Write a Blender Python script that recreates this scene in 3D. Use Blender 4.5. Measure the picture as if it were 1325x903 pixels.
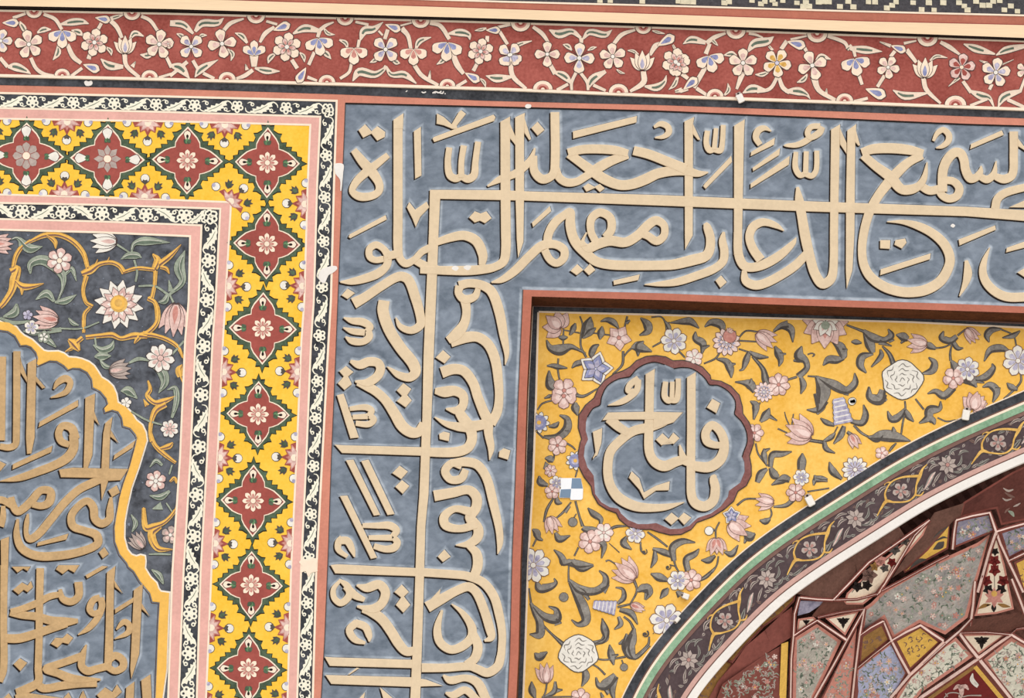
import bpy, bmesh, math, random
from mathutils import Vector, Matrix
from mathutils.geometry import tessellate_polygon

# ------------------------------------------------------------------ camera, light, exposure
for o in list(bpy.data.objects):
    bpy.data.objects.remove(o)
SC = bpy.context.scene
COL = SC.collection
IW, IH = 1325.0, 903.0
LENS = 90.2
FPX = IW * LENS / 36.0
PITCH, YAW, ROLL = math.radians(16.0), math.radians(3.2), math.radians(2.35)
DIST = 16.6
AIM = Vector((0, 0, 8.0))
_fwd = Vector((-math.sin(YAW) * math.cos(PITCH), math.cos(YAW) * math.cos(PITCH), math.sin(PITCH)))
CAM = AIM - _fwd * DIST
_q = _fwd.to_track_quat('-Z', 'Y').to_matrix() @ Matrix.Rotation(ROLL, 3, 'Z')
cam_data = bpy.data.cameras.new('camera')
cam = bpy.data.objects.new('camera', cam_data)
COL.objects.link(cam)
cam_data.lens = LENS
cam_data.sensor_width = 36.0
cam_data.clip_end = 200
cam.matrix_world = Matrix.Translation(CAM) @ _q.to_4x4()
SC.camera = cam

EXPOSURE = 0.1
WORLD_UP, WORLD_MID, WORLD_LOW = 1.45, 1.05, 0.62
SUN = 0.7
vs = SC.view_settings
vs.view_transform = 'Standard'
vs.look = 'None'
vs.gamma = 1
vs.use_curve_mapping = False
vs.exposure = EXPOSURE

w = bpy.data.worlds.new('overcast_sky')
SC.world = w
w.use_nodes = True
nt = w.node_tree
bg = nt.nodes['Background']
tc = nt.nodes.new('ShaderNodeTexCoord')
sx = nt.nodes.new('ShaderNodeSeparateXYZ')
rp = nt.nodes.new('ShaderNodeValToRGB')
mr = nt.nodes.new('ShaderNodeMapRange')
mr.inputs[1].default_value = -1
mr.inputs[2].default_value = 1
nt.links.new(tc.outputs['Generated'], sx.inputs[0])
nt.links.new(sx.outputs['Z'], mr.inputs[0])
nt.links.new(mr.outputs[0], rp.inputs[0])
el = rp.color_ramp.elements
el[0].position = 0.0
el[0].color = (WORLD_LOW, WORLD_LOW * .93, WORLD_LOW * .84, 1)
el[1].position = 1.0
el[1].color = (WORLD_UP, WORLD_UP, WORLD_UP, 1)
e = el.new(0.47)
e.color = (WORLD_LOW * 1.3, WORLD_LOW * 1.24, WORLD_LOW * 1.15, 1)
e = el.new(0.54)
e.color = (WORLD_MID, WORLD_MID, WORLD_MID, 1)
nt.links.new(rp.outputs[0], bg.inputs[0])
bg.inputs[1].default_value = 1.0
sd = bpy.data.lights.new('soft_sun', 'SUN')
sd.energy = SUN
sd.angle = math.radians(70)
sd.color = (1.0, 0.97, 0.92)
so = bpy.data.objects.new('soft_sun', sd)
COL.objects.link(so)
so.rotation_euler = Vector((-0.42, 0.75, -0.62)).to_track_quat('-Z', 'Y').to_euler()
so.location = (4, -8, 16)


def at(px, py, Y=0.0):
    """the point of the wall (or of a plane parallel to it, Y metres behind) seen at a pixel of the photograph"""
    d = _q @ Vector(((px - IW / 2) / FPX, -(py - IH / 2) / FPX, -1.0))
    t = (Y - CAM.y) / d.y
    return CAM + d * t


# ------------------------------------------------------------------ materials
def lin(c):
    return tuple(((v / 255.0) / 12.92 if v / 255.0 <= 0.04045 else ((v / 255.0 + 0.055) / 1.055) ** 2.4) for v in c)


MATS = {}
GAIN = 0.97


def mat(key, rgb, var=0.10, scale=5.0, fine=60.0, tint=None, rough=0.88, fade=None, stretch=None, chips=None):
    if key in MATS:
        return MATS[key]
    m = bpy.data.materials.new(key)
    m.use_nodes = True
    n, l = m.node_tree.nodes, m.node_tree.links
    b = n['Principled BSDF']
    b.inputs['Roughness'].default_value = rough
    b.inputs['Specular IOR Level'].default_value = 0.12
    c = [min(0.95, v * GAIN) for v in lin(rgb)]
    lo = [v * (1 - var * 1.5) for v in c]
    hi = [min(0.97, v * (1 + var * 1.3)) for v in c]
    if tint:
        hi = [min(0.97, v * GAIN) for v in lin(tint)]
    g = n.new('ShaderNodeNewGeometry')
    src = g.outputs['Position']
    if stretch:
        mp = n.new('ShaderNodeMapping')
        mp.inputs['Scale'].default_value = stretch
        mp.inputs['Rotation'].default_value = (0, 0.5, 0)
        l.new(src, mp.inputs[0])
        src = mp.outputs[0]
    n1 = n.new('ShaderNodeTexNoise')
    n1.inputs['Scale'].default_value = scale
    n1.inputs['Detail'].default_value = 5
    n1.inputs['Roughness'].default_value = 0.62
    n1.inputs['Distortion'].default_value = 0.6
    l.new(src, n1.inputs['Vector'])
    n2 = n.new('ShaderNodeTexNoise')
    n2.inputs['Scale'].default_value = fine
    n2.inputs['Detail'].default_value = 3
    l.new(src, n2.inputs['Vector'])
    ad = n.new('ShaderNodeMath')
    ad.operation = 'MULTIPLY_ADD'
    l.new(n2.outputs[0], ad.inputs[0])
    ad.inputs[1].default_value = 0.45
    mu = n.new('ShaderNodeMath')
    mu.operation = 'MULTIPLY'
    mu.inputs[1].default_value = 0.75
    l.new(n1.outputs[0], mu.inputs[0])
    l.new(mu.outputs[0], ad.inputs[2])
    mr = n.new('ShaderNodeMapRange')
    mr.inputs[1].default_value = 0.38
    mr.inputs[2].default_value = 0.82
    l.new(ad.outputs[0], mr.inputs[0])
    mx = n.new('ShaderNodeMix')
    mx.data_type = 'RGBA'
    mx.inputs[6].default_value = (*lo, 1)
    mx.inputs[7].default_value = (*hi, 1)
    l.new(mr.outputs[0], mx.inputs[0])
    out = mx.outputs[2]
    if chips:
        n3 = n.new('ShaderNodeTexNoise')
        n3.inputs['Scale'].default_value = 16
        n3.inputs['Detail'].default_value = 6
        n3.inputs['Roughness'].default_value = 0.7
        l.new(g.outputs['Position'], n3.inputs['Vector'])
        m3 = n.new('ShaderNodeMapRange')
        m3.inputs[1].default_value = chips[1]
        m3.inputs[2].default_value = chips[1] + 0.03
        l.new(n3.outputs[0], m3.inputs[0])
        x3 = n.new('ShaderNodeMix')
        x3.data_type = 'RGBA'
        l.new(m3.outputs[0], x3.inputs[0])
        l.new(out, x3.inputs[6])
        x3.inputs[7].default_value = (*[v * GAIN for v in lin(chips[0])], 1)
        out = x3.outputs[2]
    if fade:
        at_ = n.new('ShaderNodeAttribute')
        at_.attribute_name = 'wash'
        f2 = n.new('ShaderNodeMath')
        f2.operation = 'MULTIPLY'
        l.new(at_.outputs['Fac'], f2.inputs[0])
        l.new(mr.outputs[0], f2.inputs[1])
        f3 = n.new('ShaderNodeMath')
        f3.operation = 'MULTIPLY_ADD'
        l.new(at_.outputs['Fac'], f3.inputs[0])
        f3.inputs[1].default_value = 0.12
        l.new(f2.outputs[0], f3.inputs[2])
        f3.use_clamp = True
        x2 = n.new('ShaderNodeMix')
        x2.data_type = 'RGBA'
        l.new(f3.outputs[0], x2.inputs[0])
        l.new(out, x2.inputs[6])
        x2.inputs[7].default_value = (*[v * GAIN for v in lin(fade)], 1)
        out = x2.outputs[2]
    l.new(out, b.inputs['Base Color'])
    bp = n.new('ShaderNodeBump')
    bp.inputs['Strength'].default_value = 0.12
    bp.inputs['Distance'].default_value = 0.01
    l.new(n2.outputs[0], bp.inputs['Height'])
    l.new(bp.outputs[0], b.inputs['Normal'])
    MATS[key] = m
    return m


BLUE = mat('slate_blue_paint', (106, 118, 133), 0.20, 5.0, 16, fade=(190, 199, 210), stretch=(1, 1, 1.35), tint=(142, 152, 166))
LETTER = mat('buff_plaster', (219, 197, 166), 0.06, 6, 50)
LETTER2 = mat('ochre_plaster', (194, 161, 118), 0.13, 9, 60, chips=((232, 214, 180), 0.72))
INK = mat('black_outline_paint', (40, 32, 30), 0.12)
INKS = mat('soft_brown_outline_paint', (86, 72, 70), 0.15)
BLACK = mat('charcoal_paint', (52, 53, 57), 0.3, 8, 50, tint=(86, 88, 94), chips=((150, 140, 132), 0.70))
SALMON = mat('salmon_paint', (205, 135, 115), 0.10, 5, 60, chips=((238, 200, 180), 0.71))
SALMON2 = mat('brick_pink_paint', (182, 112, 93), 0.10, 5, 60)
PINK = mat('pale_pink_paint', (224, 171, 160), 0.09, 4, 50, chips=((244, 222, 208), 0.70))
CREAM = mat('cream_paint', (244, 224, 202), 0.05, 5, 40)
CORNICE = mat('cream_cornice_plaster', (238, 209, 174), 0.05, 3, 25, stretch=(0.4, 1, 4))
WHITE = mat('white_plaster', (232, 226, 220), 0.05)
RED = mat('brick_red_paint', (146, 68, 60), 0.16, 3, 50, tint=(182, 102, 92), chips=((196, 120, 108), 0.73))
DRED = mat('oxide_red_paint', (160, 82, 74), 0.13, 5, 50)
PETAL = mat('cream_petal_paint', (240, 218, 196), 0.08, 14, 60)
PETALB = mat('lavender_petal_paint', (158, 152, 190), 0.22, 16, 60, tint=(214, 208, 222))
PETALP = mat('pink_petal_paint', (216, 168, 160), 0.18, 18, 60, tint=(242, 212, 202))
PETALW = mat('white_petal_paint', (232, 226, 216), 0.08, 16, 60)
ROSEP = mat('rose_inner_paint', (198, 126, 116), 0.15, 18, 60, tint=(220, 160, 148))
PETALQ = mat('blush_petal_paint', (238, 212, 204), 0.1, 18, 60)
BLUEP = mat('violet_blue_paint', (126, 130, 178), 0.2, 18, 60, tint=(164, 168, 204))
PETALC = mat('ivory_border_paint', (240, 234, 214), 0.05, 12)
VINE = mat('ivory_vine_paint', (232, 210, 190), 0.09, 14)
LEAFG = mat('grey_green_paint', (104, 116, 102), 0.2, 14)
YELLOW = mat('golden_yellow_paint', (248, 194, 56), 0.09, 4, 50, tint=(252, 204, 84))
YELLOW2 = mat('warm_yellow_paint', (244, 182, 66), 0.09, 3.5, 40, tint=(251, 204, 112), chips=((238, 178, 92), 0.70))
LEAFY = mat('slate_leaf_paint', (122, 116, 112), 0.2, 16, 60, tint=(160, 154, 146))
LEAFD = mat('dark_leaf_paint', (86, 80, 76), 0.22, 16)
DGREEN = mat('dark_green_paint', (70, 84, 68), 0.22, 10, 60, tint=(98, 116, 92))
GREENB = mat('bud_green_paint', (100, 138, 96), 0.18, 14)
DARKP = mat('charcoal_ground_paint', (68, 70, 76), 0.30, 7, 24, tint=(116, 120, 130), chips=((126, 134, 150), 0.63))
GOLD = mat('gilded_ochre_paint', (236, 184, 92), 0.08, 6, 50)
GOLDS = mat('gold_scroll_paint', (214, 158, 78), 0.2, 14, 60, tint=(240, 196, 112))
SAGE = mat('sage_leaf_paint', (150, 158, 142), 0.22, 14, 60)
PLUM = mat('plum_rim_paint', (128, 80, 76), 0.14, 8, 60, tint=(150, 104, 100))
ARCHG = mat('mint_green_paint', (122, 158, 128), 0.14, 8, 60, tint=(158, 192, 160))
BROWN = mat('umber_paint', (126, 96, 88), 0.15)
ARCHD = mat('aubergine_ground_paint', (82, 68, 70), 0.2, 8, 50)
GREYP = mat('dusty_petal_paint', (178, 162, 154), 0.16, 14, 60)
REVEAL = mat('brown_reveal_plaster', (92, 55, 36), 0.3, 12, 60)
MOSAIC = mat('dark_mosaic_ground', (74, 72, 76), 0.3, 40, 120)
TILE = mat('ivory_mosaic_tile', (216, 206, 180), 0.1, 30)
STUCCO = mat('plain_wall_plaster', (190, 160, 140), 0.1)
SHUTM = mat('checker_grey', (124, 146, 170), 0.03)
PAPER = mat('checker_white', (246, 247, 250), 0.02)

# ------------------------------------------------------------------ objects
def prop(o, label=None, cat=None, group=None, kind=None):
    if label: o['label'] = label
    if cat: o['category'] = cat
    if group: o['group'] = group
    if kind: o['kind'] = kind
    return o


def thing(name, label, cat, px, py, Y=0.0, group=None):
    o = bpy.data.objects.new(name, None)
    o.empty_display_size = 0.1
    COL.objects.link(o)
    o.location = at(px, py, Y)
    return prop(o, label, cat, group)


class MB:
    """collects polygons of several materials into one mesh object"""
    def __init__(self, clip=()):
        self.v, self.f, self.m, self.ml, self.wash, self.clip = [], [], [], [], {}, list(clip)

    def mi(self, m):
        if m not in self.ml:
            self.ml.append(m)
        return self.ml.index(m)

    def face(self, idx, m):
        self.f.append(tuple(idx))
        self.m.append(self.mi(m))

    def verts(self, pts, wash=None):
        b = len(self.v)
        self.v.extend(pts)
        if wash is not None:
            for i, a in enumerate(wash):
                self.wash[b + i] = a
        return list(range(b, b + len(pts)))

    def build(self, name, parent=None, kind=None, label=None):
        me = bpy.data.meshes.new(name)
        off = Vector((0, 0, 0))
        p = parent
        while p is not None:
            off += p.location
            p = p.parent
        me.from_pydata([tuple(Vector(v) - off) for v in self.v], [], self.f)
        for m in self.ml:
            me.materials.append(m)
        me.polygons.foreach_set('material_index', self.m)
        if self.wash:
            a = me.attributes.new('wash', 'FLOAT', 'POINT')
            a.data.foreach_set('value', [self.wash.get(i, 0.0) for i in range(len(self.v))])
        me.update()
        o = bpy.data.objects.new(name, me)
        COL.objects.link(o)
        if parent is not None:
            o.parent = parent
        return prop(o, label, None, None, kind)

    # ---- flat and raised shapes; all outlines are points of the wall given by (px, py)
    def poly(self, pts, Y, m):
        pts = clean(pts)
        for (qx, qy, nx, ny) in self.clip:
            if any((x - qx) * nx + (y - qy) * ny < 0 for x, y in pts):
                out = []
                for i in range(len(pts)):
                    a, b = pts[i - 1], pts[i]
                    da, db = (a[0] - qx) * nx + (a[1] - qy) * ny, (b[0] - qx) * nx + (b[1] - qy) * ny
                    if (da < 0) != (db < 0):
                        t = da / (da - db)
                        out.append((a[0] + (b[0] - a[0]) * t, a[1] + (b[1] - a[1]) * t))
                    if db >= 0: out.append(b)
                pts = clean(out)
                if len(pts) < 3: return
        if len(pts) < 3: return
        w = [at(x, y, Y) for x, y in pts]
        idx = self.verts(w)
        for t in tessellate_polygon([[Vector((x, -y, 0)) for x, y in pts]]):
            a, b, c = t
            (x0, y0), (x1, y1), (x2, y2) = pts[a], pts[b], pts[c]
            cr = (x1 - x0) * (y2 - y0) - (x2 - x0) * (y1 - y0)
            if abs(cr) < 1e-9: continue
            if cr > 0: b, c = c, b
            self.face([idx[a], idx[b], idx[c]], m)

    def slab(self, pts, Yf, Yb, m, side=None, inset=0.0):
        """a plate: the outline at depth Yf, run straight back to Yb"""
        side = side or m
        pts = clean(pts)
        if area(pts) > 0: pts = pts[::-1]
        self.poly(pts, Yf, m)
        fr = [at(x, y, Yf) for x, y in pts]
        bk = [Vector((p.x, Yb, p.z)) for p in fr]
        a = self.verts(fr)
        b = self.verts(bk)
        n = len(pts)
        for i in range(n):
            j = (i + 1) % n
            self.face([a[j], a[i], b[i], b[j]], side)

    def ribbon(self, s, Y, m, dx=0, dy=0, grow=0.0):
        L, R = edges(s, dx, dy, grow)
        n = len(L)
        out = [any((x - qx) * nx + (y - qy) * ny < 0 for (qx, qy, nx, ny) in self.clip for x, y in (L[i], R[i])) for i in range(n)]
        a = self.verts([at(*p, Y - .00025 * i / n) for i, p in enumerate(L)])
        b = self.verts([at(*p, Y - .00025 * i / n) for i, p in enumerate(R)])
        for i in range(n - 1):
            if not (out[i] or out[i + 1]): self.face([a[i], b[i], b[i + 1], a[i + 1]], m)

    def raised(self, s, Y, h, m, bev=0.7):
        """a rib with bevelled shoulders along a stroke"""
        Lo, Ro = edges(s, 0, 0, 0)
        Li, Ri = edges(s, 0, 0, -2 * bev)
        n = len(Lo)
        H = [h + 0.0009 * i / n for i in range(n)]     # the crest climbs a hair, so a stroke may cross itself
        rows = [self.verts([at(x, y, Y) for x, y in Lo]), self.verts([at(*p, Y - q * .7) for p, q in zip(Lo, H)]),
                self.verts([at(*p, Y - q) for p, q in zip(Li, H)]), self.verts([at(*p, Y - q) for p, q in zip(Ri, H)]),
                self.verts([at(*p, Y - q * .7) for p, q in zip(Ro, H)]), self.verts([at(x, y, Y) for x, y in Ro])]
        for r in range(5):
            for i in range(n - 1):
                self.face([rows[r][i], rows[r + 1][i], rows[r + 1][i + 1], rows[r][i + 1]], m)
        self.face([rows[r][0] for r in range(5, -1, -1)], m)
        self.face([rows[r][n - 1] for r in range(6)], m)

    def raised_poly(self, pts, Y, h, m, bev=0.7):
        pts = clean(pts)
        if area(pts) > 0: pts = pts[::-1]
        inn = inset(pts, bev)
        self.poly(inn, Y - h, m)
        a = self.verts([at(x, y, Y) for x, y in pts])
        b = self.verts([at(x, y, Y - h * .7) for x, y in pts])
        c = self.verts([at(x, y, Y - h) for x, y in inn])
        n = len(pts)
        for i in range(n):
            j = (i + 1) % n
            self.face([a[j], a[i], b[i], b[j]], m)
            self.face([b[j], b[i], c[i], c[j]], m)

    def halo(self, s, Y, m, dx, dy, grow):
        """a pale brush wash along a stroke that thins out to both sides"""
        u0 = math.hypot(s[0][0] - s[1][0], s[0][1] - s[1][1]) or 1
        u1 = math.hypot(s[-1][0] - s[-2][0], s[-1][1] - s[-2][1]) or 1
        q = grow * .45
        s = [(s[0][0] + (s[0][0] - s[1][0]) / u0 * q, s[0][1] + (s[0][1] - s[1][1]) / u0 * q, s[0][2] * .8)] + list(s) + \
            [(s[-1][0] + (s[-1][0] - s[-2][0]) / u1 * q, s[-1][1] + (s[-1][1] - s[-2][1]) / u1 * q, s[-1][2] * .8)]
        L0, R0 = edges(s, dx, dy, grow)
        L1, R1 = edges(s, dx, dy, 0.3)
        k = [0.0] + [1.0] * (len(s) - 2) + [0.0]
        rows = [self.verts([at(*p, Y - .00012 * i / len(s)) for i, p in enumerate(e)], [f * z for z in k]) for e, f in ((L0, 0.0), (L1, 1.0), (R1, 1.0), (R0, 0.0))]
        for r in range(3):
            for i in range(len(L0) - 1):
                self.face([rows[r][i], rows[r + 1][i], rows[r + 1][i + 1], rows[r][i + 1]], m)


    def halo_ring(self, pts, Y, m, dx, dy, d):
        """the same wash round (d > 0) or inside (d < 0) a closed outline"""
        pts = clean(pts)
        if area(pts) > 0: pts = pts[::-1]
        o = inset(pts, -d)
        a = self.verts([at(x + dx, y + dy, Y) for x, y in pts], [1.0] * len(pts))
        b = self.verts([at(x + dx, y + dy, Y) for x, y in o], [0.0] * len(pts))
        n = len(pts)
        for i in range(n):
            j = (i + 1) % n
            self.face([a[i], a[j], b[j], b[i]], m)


def clean(pts):
    out = []
    for p in pts:
        if not out or abs(p[0] - out[-1][0]) + abs(p[1] - out[-1][1]) > 1e-4:
            out.append((p[0], p[1]))
    if len(out) > 1 and abs(out[0][0] - out[-1][0]) + abs(out[0][1] - out[-1][1]) < 1e-4:
        out.pop()
    return out


def area(p):
    return 0.5 * sum(p[i][0] * p[(i + 1) % len(p)][1] - p[(i + 1) % len(p)][0] * p[i][1] for i in range(len(p)))


def inset(pts, d):
    """pts run anticlockwise on the picture (area < 0); move every side inwards by d"""
    n = len(pts)
    out = []
    for i in range(n):
        x, y = pts[i]
        ax, ay = x - pts[i - 1][0], y - pts[i - 1][1]
        bx, by = pts[(i + 1) % n][0] - x, pts[(i + 1) % n][1] - y
        la, lb = math.hypot(ax, ay) or 1, math.hypot(bx, by) or 1
        n1 = (ay / la, -ax / la)
        n2 = (by / lb, -bx / lb)
        mx, my = n1[0] + n2[0], n1[1] + n2[1]
        q = 1 + n1[0] * n2[0] + n1[1] * n2[1]
        q = max(q, 0.5)
        out.append((x + mx / q * d, y + my / q * d))
    return out


def cr(P, k=5, closed=False):
    """Catmull-Rom through the points (any number of values each)"""
    n = len(P)
    if n == 2 and not closed:
        return [tuple(a + (b - a) * t for a, b in zip(*P)) for t in (0, .5, 1)]
    out = []
    seg = n if closed else n - 1
    for i in range(seg):
        if closed:
            p0, p1, p2, p3 = P[i - 1], P[i], P[(i + 1) % n], P[(i + 2) % n]
        else:
            p1, p2 = P[i], P[i + 1]
            p0 = P[i - 1] if i else tuple(2 * a - b for a, b in zip(p1, p2))
            p3 = P[i + 2] if i + 2 < n else tuple(2 * b - a for a, b in zip(p1, p2))
        l0 = math.hypot(p1[0] - p0[0], p1[1] - p0[1]) or 1e-6
        l1 = math.hypot(p2[0] - p1[0], p2[1] - p1[1]) or 1e-6
        l2 = math.hypot(p3[0] - p2[0], p3[1] - p2[1]) or 1e-6
        m1 = [(c - a) * l1 / (l0 + l1) for a, c in zip(p0, p2)]
        m2 = [(c - a) * l1 / (l1 + l2) for a, c in zip(p1, p3)]
        for j in range(k):
            t = j / k
            t2, t3 = t * t, t * t * t
            out.append(tuple((2 * t3 - 3 * t2 + 1) * a + (t3 - 2 * t2 + t) * u + (-2 * t3 + 3 * t2) * b + (t3 - t2) * v
                             for a, b, u, v in zip(p1, p2, m1, m2)))
    if not closed:
        out.append(tuple(P[-1]))
    return out


def edges(s, dx=0, dy=0, grow=0.0):
    """left and right edge of a sampled stroke [(x, y, width)...]"""
    n = len(s)
    L, R = [], []
    for i in range(n):
        a, b = s[max(0, i - 1)], s[min(n - 1, i + 1)]
        tx, ty = b[0] - a[0], b[1] - a[1]
        l = math.hypot(tx, ty) or 1e-6
        nx, ny = ty / l, -tx / l
        h = max(0.12, (s[i][2] + grow) * .5)
        x, y = s[i][0] + dx, s[i][1] + dy
        L.append((x + nx * h, y + ny * h))
        R.append((x - nx * h, y - ny * h))
    for S in (L, R):           # no folding back inside a tight bend
        for i in range(1, n):
            tx, ty = s[i][0] - s[i - 1][0], s[i][1] - s[i - 1][1]
            if (S[i][0] - S[i - 1][0]) * tx + (S[i][1] - S[i - 1][1]) * ty < 0:
                S[i] = S[i - 1]
    return R, L


WIN = {}


def W_(k, x, y, wdt):
    WIN[k] = (x, y, min(1325.0 / wdt, 903.0 / (wdt * 903 / 1325.0)))


for k, x, y, wd in (('A', 430, 130, 220), ('B', 630, 130, 220), ('C', 830, 130, 220), ('D', 1030, 130, 220), ('E', 1105, 150, 220),
                    ('F', 430, 250, 220), ('G', 630, 250, 220), ('H', 830, 250, 220), ('I', 1030, 250, 220), ('J', 1105, 260, 220),
                    ('K', 430, 340, 260), ('L', 420, 470, 260), ('M', 420, 570, 260), ('N', 410, 660, 260), ('O', 410, 726, 260),
                    ('Q', 740, 450, 240.6), ('R', 740, 530, 240.6), ('T', 0, 400, 250), ('U', 0, 560, 250), ('V', 0, 733, 250), ('P', 0, 240, 250),
                    ('s2', 0, 0, 220.1), ('s3', 220, 0, 220.1), ('s4', 440, 0, 220.1), ('s5', 660, 0, 220.1), ('s6', 880, 0, 220.1), ('s7', 1100, 0, 225),
                    ('y1', 670, 390, 180.5), ('y2', 840, 390, 180.5), ('y3', 1000, 400, 180.5), ('y4', 1145, 400, 180.5), ('y5', 960, 500, 180.5),
                    ('y6', 1100, 490, 180.5), ('y7', 660, 500, 180.5), ('y8', 660, 610, 180.5), ('y9', 660, 720, 180.5), ('y0', 660, 780, 180.5),
                    ('yb', 820, 620, 180.5), ('yc', 800, 730, 200), ('yd', 960, 610, 180.5),
                    ('z1', 1000, 740, 240), ('z2', 1125, 767, 200), ('z4', 1080, 600, 245), ('z5', 860, 740, 240), ('px', 0, 0, 1325)):
    W_(k, x, y, wd)


def wp(k, x, y):
    a, b, s = WIN[k]
    return (a + x / s, b + y / s)


def parse(k, txt):
    """'S x,y,w x,y,w | P x,y x,y' in the coordinates of close-up k -> list of (kind, points in the frame)"""
    x0, y0, s = WIN[k]
    out = []
    for part in txt.split('|'):
        t = part.split()
        pts = []
        for q in t[1:]:
            v = [float(u) for u in q.split(',')]
            p = [x0 + v[0] / s, y0 + v[1] / s]
            if len(v) > 2: p.append(v[2] / s)
            pts.append(tuple(p))
        out.append((t[0], pts))
    return out


def bounds(shapes):
    xs = [p[0] for _, P in shapes for p in P]
    ys = [p[1] for _, P in shapes for p in P]
    return min(xs), min(ys), max(xs), max(ys)

# ------------------------------------------------------------------ edges of the painted bands, in the frame
def PL(t):
    return [tuple(float(u) for u in q.split(',')) for q in t.split()]


def ev(line, x):
    for (x0, y0), (x1, y1) in zip(line, line[1:]):
        if x <= x1 or (x1, y1) == line[-1]:
            return y0 + (y1 - y0) * (x - x0) / (x1 - x0)


def between(a, b):
    return list(a) + list(reversed(b))


def shift(line, d):
    """a line moved d to its right-hand side (down for a line running right)"""
    out = []
    n = len(line)
    for i in range(n):
        a, b = line[max(0, i - 1)], line[min(n - 1, i + 1)]
        if 0 < i < n - 1:
            u = (line[i][0] - a[0], line[i][1] - a[1])
            v = (b[0] - line[i][0], b[1] - line[i][1])
            lu, lv = math.hypot(*u), math.hypot(*v)
            n1, n2 = (-u[1] / lu, u[0] / lu), (-v[1] / lv, v[0] / lv)
            q = max(0.4, 1 + n1[0] * n2[0] + n1[1] * n2[1])
            nx, ny = (n1[0] + n2[0]) / q, (n1[1] + n2[1]) / q
        else:
            u = (b[0] - a[0], b[1] - a[1])
            l = math.hypot(*u)
            nx, ny = -u[1] / l, u[0] / l
        out.append((line[i][0] + nx * d, line[i][1] + ny * d))
    return out


mos_bot = PL('-40,-22 440,-4 560,0.5 660,3.5 880,9 1100,15.5 1325,21 1370,22.5')
redln_bot = PL('-40,-13 440,3.7 660,11.4 880,18.2 1100,26 1325,31.5 1370,33')
cor_top = PL('-40,-11 0,-9 440,4.8 660,12 880,19.3 1100,27.2 1325,32.5 1370,34')
cor_bot = PL('-40,6.5 0,7.5 220,11.6 440,18.3 660,24.5 880,32 1100,40.5 1325,49 1370,50.5')
fr_top = PL('-40,11.5 0,12.8 220,16.8 440,22.7 660,28.8 880,36 1100,44.5 1325,52.5 1370,54')
fr_bot = PL('-40,98 0,99 220,104 440,110 660,117 880,126.3 1100,134 1325,142.6 1370,144')
blk_bot = PL('-40,109 0,110 220,114.8 440,122 630,130.3 850,135.7 1050,142.7 1250,150.3 1325,153 1370,154.5')
blue_top = PL('447,133 630,137.5 850,143 1050,151.6 1250,160.3 1325,162.5 1370,164')
blue_left = PL('447,133 442.5,250 437.5,380 434,470 428.5,600 424.5,720 420,830 415.5,905 414,940')
b1 = PL('-40,120.5 0,121.4 220,126 434.5,131.5 431,240 427,390 424,440 416,590 408,740 403.5,905 402.5,940')
b2 = PL('-40,138.5 0,139.6 220,145 414.5,151 410.3,240 406,390 402.5,440 396.5,590 389.5,740 384.5,905 383.5,940')
b3 = PL('-40,152.5 0,153.6 220,157 401.5,161.5 398,240 393.7,390 390,440 383.7,590 376.5,740 372,905 371,940')
b4 = PL('-40,250.5 0,251.6 110,254.5 299,261.5 291.5,390 288.5,440 281.5,590 273.5,740 266.5,905 265,940')
b5 = PL('-40,261.5 0,262.4 130,265 285,270 279,390 275,440 268,590 259.5,740 254.5,905 253,940')
b6 = PL('-40,282.5 0,283.3 130,286.5 260.7,291.5 257,390 253,440 246.5,590 237.5,740 231,905 229.5,940')
b7 = PL('-40,296 0,297 130,300.5 246,305.5 244,390 239.5,440 233,590 223,740 217.5,905 216,940')
fo_top = PL('676.5,374.8 850,379.2 1030,386.4 1250,393.6 1325,396.5 1370,398')
fi_top = PL('688,383.5 850,388 1030,395 1325,405 1370,406.5')
fo_left = PL('676.5,374.8 670.5,510 666.5,623 662.5,720 659.5,843 656.5,905 655,940')
fi_left = PL('688,383.5 682,500 678.4,623 673.6,720 671,843 668,905 667,940')
yl_top = PL('697,404 840,407.6 1020,412.8 1180,417.4 1325,424.5 1370,426')
yl_left = PL('697,404 694.3,510 690.3,623 684,725 680,843 677.5,905 676,940')
bk_top = PL('690.5,396.5 840,399.6 1020,405 1180,411.5 1325,419 1370,421')
bk_left = PL('690.5,396.5 685,500 681,623 676,720 672.5,843 669,905 668,940')
A0 = cr(PL('792,935 803,905 822.6,866 852,826 884.5,790 929,743 960,713 1000,684.5 1036,660 1077,635 1116.7,609.5 1151,587 1200,562 1242.6,541.5 1300,517 1326,506 1370,487'), 4)



def even(line, step):
    d = polylen(line)
    n = int(d[-1] / step)
    return [along(line, d[-1] * i / n)[:2] for i in range(n + 1)]


def polylen(line):
    d = [0]
    for (x0, y0), (x1, y1) in zip(line, line[1:]):
        d.append(d[-1] + math.hypot(x1 - x0, y1 - y0))
    return d


def along(line, s):
    d = polylen(line)
    for i in range(len(line) - 1):
        if s <= d[i + 1] or i == len(line) - 2:
            t = (s - d[i]) / (d[i + 1] - d[i])
            (x0, y0), (x1, y1) = line[i], line[i + 1]
            return x0 + (x1 - x0) * t, y0 + (y1 - y0) * t, math.atan2(y1 - y0, x1 - x0)


A0 = even(A0, 9.0)
for _ in range(30):
    A0 = [A0[0]] + [((a[0] + 2 * b[0] + c[0]) / 4, (a[1] + 2 * b[1] + c[1]) / 4) for a, b, c in zip(A0, A0[1:], A0[2:])] + [A0[-1]]


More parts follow.
